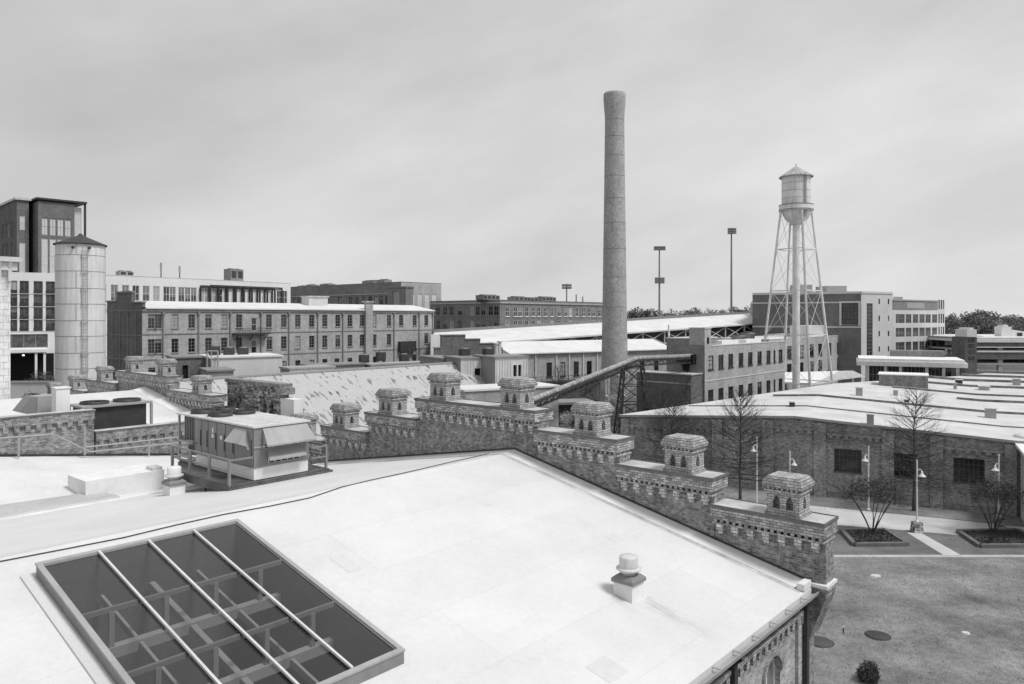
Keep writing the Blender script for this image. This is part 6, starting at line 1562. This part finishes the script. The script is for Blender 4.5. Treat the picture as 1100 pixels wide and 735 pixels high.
# garden shrubs by the white block
for i, (px, py, Y, s, lab) in enumerate(((20, 412, 104, 2.2, 'dark garden shrub nearest the white brick corner at the left edge'), (33, 408, 106, 2.6, 'wide dark garden shrub in front of the shopfront, second from left'), (47, 406, 107, 2.4, 'dark garden shrub in front of the shopfront, beside the tank'), (35, 421, 98, 1.6, 'small pointed garden shrub below the shopfront'), (54, 400, 108, 2.2, 'dark garden shrub tucked behind the storage tank'))):
    p = P(px, py, Y); rnd = random.Random(40+i)
    t = thing('garden_shrub', lab, 'shrub', WORLD, (p.x, p.y, 0), 'garden shrubs below the white block'); b = MB()
    for k in range(8): leafball(b, rnd, Vector((p.x+rnd.uniform(-s, s)*.6, p.y+rnd.uniform(-s, s)*.6, max(.8, p.z-s*.5+rnd.uniform(-s, s)*.3))), s*.5, 150, .16)
    b.build('foliage', M['leaf_dark'], t); b = MB(); b.tube((p.x, p.y, 0), (p.x, p.y, max(1, p.z-s*.5)), .12, .08, 6); b.build('stem', M['bark'], t)
t = thing('garden_wall', 'low pale garden wall below the shopfront at the left', 'wall', WORLD, (P(35, 415, 100).x, 100, 0)); b = MB(); x0, x1 = P(11, 415, 100).x, P(60, 415, 100).x; z = ZY(411.5, 100); b.box(x0, x1, 100, 100.4, 0, z); b.build('wall', M['pale_wall'], t); b = MB(); b.box(x0, x1, 99.9, 100.5, z+.003, z+.25); b.build('coping', M['metal_mid'], t)
# ---- the shaded yard behind the near gable
def car(label, x, y, ang, paint):
    fr = Frame(x, y, ang); t = thing('parked_car', label, 'car', fr, (0, 0, 0))
    prof = [(-2.2, .45), (-2.2, .85), (-1.9, .98), (-1.15, 1.02), (-.5, 1.45), (.75, 1.48), (1.45, 1.02), (2.15, .95), (2.25, .7), (2.22, .4), (1.75, .32), (-1.75, .32)]
    b = MB(); hw = .86
    low = [(x_, z_) for x_, z_ in prof]
    n = len(low)
    def yy(z_): return hw if z_ < 1.03 else hw-.22
    for i in range(n):
        j = (i+1) % n; p, q = low[i], low[j]
        b.face([(p[0], -yy(p[1]), p[1]), (q[0], -yy(q[1]), q[1]), (q[0], yy(q[1]), q[1]), (p[0], yy(p[1]), p[1])], 0)
    for s in (-1, 1):
        b.face([(x_, s*hw, z_) for x_, z_ in low if z_ < 1.03]); b.face([(-1.15, s*hw, 1.02), (1.45, s*hw, 1.02), (.75, s*(hw-.22), 1.48), (-.5, s*(hw-.22), 1.45)])
    b.build('body', paint, t)
    for nm, fc in (('windscreen', [(1.42, -.74, 1.06), (1.42, .74, 1.06), (.82, .6, 1.46), (.82, -.6, 1.46)]), ('rear_window', [(-1.12, .74, 1.07), (-1.12, -.74, 1.07), (-.56, -.6, 1.43), (-.56, .6, 1.43)])):
        b = MB(); b.face([(p[0]+(.02 if nm == 'windscreen' else -.02), p[1], p[2]+.015) for p in fc]); b.build(nm, M['glass'], t)
    for s in (-1, 1):
        b = MB(); b.face([(-.98, s*(hw-.025), 1.08), (1.2, s*(hw-.025), 1.08), (.68, s*(hw-.195), 1.43), (-.45, s*(hw-.195), 1.42)]); b.build('side_window', M['glass'], t)
        for x_ in (-1.35, 1.4):
            b = MB(); b.tube((x_, s*(hw-.16), .33), (x_, s*(hw+.03), .33), .33, .33, 16); b.build('wheel', M['metal_dark'], t)
        b = MB(); b.box(2.2, 2.27, s*.6-.15, s*.6+.15, .68, .82); b.build('headlight', M['metal_light'], t)
p = P(601, 458, 101); car('white parked car in the shaded yard behind the near gable', p.x, 101, .15, M['flash'])
p = P(614, 452, 92); rnd = random.Random(31)
t = thing('pale_bush', 'pale blossoming bush beside the turret in the shaded yard', 'bush', WORLD, (p.x, 92, 0)); b = MB()
for k in range(9): leafball(b, rnd, Vector((p.x+rnd.uniform(-.9, .9), 92+rnd.uniform(-.9, .9), rnd.uniform(1.2, 4.2))), .8, 120, .09)
b.build('foliage', M['pale_wall'], t); b = MB(); b.tube((p.x, 92, 0), (p.x, 92, 3), .1, .06, 6); b.build('stem', M['bark'], t)
fr = Frame(P(592, 341, 97).x, 97, .2); t = thing('loading_shelter', 'dark open steel loading shelter under the conveyor gallery', 'shelter', fr, (2, 2, 0)); L_ = fr.sx(640)
b = MB(); b.box(-.3, L_, -.3, 4, 4.6, 4.9); b.build('roof', M['metal_grey'], t)
b = MB(); b.box(0, L_-.3, 3.6, 3.9, 0, 4.59); b.build('back_wall', M['brick_dark'], t)
for i in range(4): b = MB(); x = .1+i*(L_-.6)/3; b.box(x-.12, x+.12, -.1, .14, 0, 4.59); b.build('post', M['metal_dark'], t)
for i, (px, Y, h, lab) in enumerate(((585, 104, 6.0, 'dark evergreen left of the loading shelter in the shaded yard'), (632, 106, 6.6, 'dark evergreen between the loading shelter and the chimney foot'), (640, 98, 4.0, 'low dark evergreen before the chimney foot'), (697, 98, 5.2, 'dark evergreen beside the trestle tower'), (716, 97, 4.6, 'broad dark evergreen in front of the low dark annex'), (736, 98, 5.4, 'dark evergreen near the corner of the brick works'))):
    x = P(px, 341, Y).x; rnd = random.Random(60+i); t = thing('yard_evergreen', lab, 'tree', WORLD, (x, Y, 0), 'evergreens in the shaded yard'); b = MB()
    for k in range(16): f = rnd.random(); rr = 1.7*(1-.5*f); a = rnd.uniform(0, 6.283); leafball(b, rnd, Vector((x+rr*math.cos(a)*rnd.random(), Y+rr*math.sin(a)*rnd.random(), h*(.2+.75*f))), .75, 110, .12)
    b.build('crown', M['leaf_dark'], t); b = MB(); b.tube((x, Y, -.1), (x, Y, h*.7), .13, .05, 6); b.build('trunk', M['bark'], t)
# ---- distant trees
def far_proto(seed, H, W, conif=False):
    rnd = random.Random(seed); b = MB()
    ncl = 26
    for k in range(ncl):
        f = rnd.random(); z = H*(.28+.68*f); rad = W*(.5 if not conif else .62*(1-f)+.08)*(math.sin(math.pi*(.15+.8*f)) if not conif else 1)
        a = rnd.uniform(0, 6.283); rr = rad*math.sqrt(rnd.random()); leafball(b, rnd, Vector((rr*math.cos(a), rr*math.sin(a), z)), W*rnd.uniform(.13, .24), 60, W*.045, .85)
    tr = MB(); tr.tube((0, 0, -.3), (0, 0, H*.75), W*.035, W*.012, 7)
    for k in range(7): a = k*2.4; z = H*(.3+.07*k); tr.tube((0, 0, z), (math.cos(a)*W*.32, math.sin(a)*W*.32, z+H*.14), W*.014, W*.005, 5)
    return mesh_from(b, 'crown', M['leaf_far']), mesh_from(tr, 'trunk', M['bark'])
PRO = [far_proto(1, 16, 12), far_proto(2, 18, 10, True), far_proto(3, 14, 12), far_proto(4, 19, 13), far_proto(5, 15, 9, True)]
KIND = ['broad rounded tree', 'tall pointed tree', 'low spreading tree', 'large crowned tree', 'slim conical tree']
rnd = random.Random(77); cnt = 0
def far_tree(px, Y, topy, k, label):
    x = P(px, 341, Y).x; H0 = [16, 18, 14, 19, 15][k]; s = ZY(topy, Y)/(H0*.98)
    t = thing('distant_tree', label, 'tree', WORLD, (x, Y, 0), 'trees in the distance')
    t.scale = (s*1.0, s*1.0, s); t.rotation_euler.z = rnd.uniform(0, 6.283)
    c = inst('crown', PRO[k][0], t, (0, 0, 0)); inst('trunk', PRO[k][1], t, (0, 0, 0))
i = 0; rows_ = {}
ORD = 'first second third fourth fifth sixth seventh eighth ninth tenth eleventh twelfth thirteenth fourteenth fifteenth sixteenth seventeenth'.split()
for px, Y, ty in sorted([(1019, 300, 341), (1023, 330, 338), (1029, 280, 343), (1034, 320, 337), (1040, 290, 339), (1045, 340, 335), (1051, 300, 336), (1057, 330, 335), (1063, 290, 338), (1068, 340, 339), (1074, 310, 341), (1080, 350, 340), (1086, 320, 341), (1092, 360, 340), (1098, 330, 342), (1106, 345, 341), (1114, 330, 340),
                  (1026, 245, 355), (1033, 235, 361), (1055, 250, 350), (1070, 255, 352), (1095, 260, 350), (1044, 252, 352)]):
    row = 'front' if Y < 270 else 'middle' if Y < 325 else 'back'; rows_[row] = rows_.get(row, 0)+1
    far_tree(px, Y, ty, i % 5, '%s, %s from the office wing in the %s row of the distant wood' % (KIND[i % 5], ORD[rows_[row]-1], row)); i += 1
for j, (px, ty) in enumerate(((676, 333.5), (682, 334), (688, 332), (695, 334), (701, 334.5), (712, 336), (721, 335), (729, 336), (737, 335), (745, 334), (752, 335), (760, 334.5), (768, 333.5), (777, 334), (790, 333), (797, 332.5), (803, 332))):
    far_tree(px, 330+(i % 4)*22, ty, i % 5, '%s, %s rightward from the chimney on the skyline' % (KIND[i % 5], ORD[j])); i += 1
b = MB(); rnd2 = random.Random(9)
for k in range(1500):
    a = rnd2.uniform(-1.0, 1.0); Y_ = rnd2.uniform(700, 1100); x = Y_*a; R = rnd2.uniform(5, 9); leafball(b, rnd2, Vector((x, Y_, rnd2.uniform(3, 10))), R, 55, 1.2)
tag(b.build('distant_wood', M['leaf_far']), 'far dark band of woodland along the horizon', 'woodland', kind='stuff')
# ================================================================= sky, sun, camera
SUN_EL, SUN_AZ = math.radians(58), math.radians(116)       # azimuth clockwise from the view direction (+Y): right, slightly behind
w = bpy.data.worlds.new('World'); scene.world = w; w.use_nodes = True
nt_ = w.node_tree; bg = nt_.nodes['Background']
st = N(nt_, 'ShaderNodeTexSky'); st.sky_type = 'NISHITA'; st.sun_disc = False; st.sun_elevation = SUN_EL; st.sun_rotation = SUN_AZ; st.dust_density = 3
bw = N(nt_, 'ShaderNodeRGBToBW'); nt_.links.new(st.outputs[0], bw.inputs[0])
d = N(nt_, 'ShaderNodeTexCoord').outputs['Generated']
sp = N(nt_, 'ShaderNodeSeparateXYZ'); nt_.links.new(d, sp.inputs[0])
mr = N(nt_, 'ShaderNodeMapping'); mr.inputs['Rotation'].default_value = (0, .24, 0); nt_.links.new(d, mr.inputs['Vector'])
zz = mth(nt_, 'ADD', mth(nt_, 'MAXIMUM', sp.outputs['Z'], 0.0), .16)
cx = mth(nt_, 'DIVIDE', sp.outputs['X'], zz); cy = mth(nt_, 'DIVIDE', sp.outputs['Y'], zz)
cb_ = N(nt_, 'ShaderNodeCombineXYZ'); nt_.links.new(cx, cb_.inputs[0]); nt_.links.new(cy, cb_.inputs[1])
mp = N(nt_, 'ShaderNodeMapping'); mp.inputs['Scale'].default_value = (1.5, 1.5, 4.2); nt_.links.new(mr.outputs[0], mp.inputs['Vector'])
n1 = noise(nt_, mp.outputs[0], 1.35, 6, .5); n2 = noise(nt_, mp.outputs[0], 5.0, 6, .6)
cl = mth(nt_, 'ADD', ramp(nt_, n1, .34, .66, .86, 1.08), ramp(nt_, n2, .3, .7, -.03, .03))
lr = ramp(nt_, sp.outputs['X'], -.55, .35, .84, 1.0)       # thinner cloud towards the sun side
ele = ramp(nt_, sp.outputs['Z'], 0, .45, .99, .83)
cloud = mth(nt_, 'MULTIPLY', mth(nt_, 'MULTIPLY', cl, lr), ele)
mix = mth(nt_, 'ADD', mth(nt_, 'MULTIPLY', bw.outputs[0], .06), mth(nt_, 'MULTIPLY', cloud, 5.75))
c3 = N(nt_, 'ShaderNodeCombineColor')
for i_ in range(3): nt_.links.new(mix, c3.inputs[i_])
nt_.links.new(c3.outputs[0], bg.inputs['Color']); bg.inputs['Strength'].default_value = .10
sl = bpy.data.lights.new('sun', 'SUN'); sl.energy = 2.0; sl.angle = math.radians(14); sl.color = (1, 1, 1)
so = bpy.data.objects.new('sun', sl); col.objects.link(so)
dirv = Vector((math.sin(SUN_AZ)*math.cos(SUN_EL), math.cos(SUN_AZ)*math.cos(SUN_EL), math.sin(SUN_EL)))
so.rotation_euler = dirv.to_track_quat('Z', 'Y').to_euler(); so.location = (40, -40, 80)
cam = bpy.data.cameras.new('camera'); co = bpy.data.objects.new('camera', cam); col.objects.link(co)
co.location = (0, 0, EYE); co.rotation_euler = (math.pi/2, 0, 0)
cam.sensor_width = 36; cam.sensor_fit = 'HORIZONTAL'; cam.lens = 36*F/1100; cam.shift_y = -(367.5-HY)/1100; cam.clip_end = 9000; cam.clip_start = .1
scene.camera = co
vs_ = scene.view_settings; vs_.view_transform = 'Standard'; vs_.look = 'None'; vs_.exposure = .42; vs_.gamma = 1; vs_.use_curve_mapping = False
scene.cycles.max_bounces = 6; scene.cycles.transparent_max_bounces = 8; scene.cycles.use_denoising = True
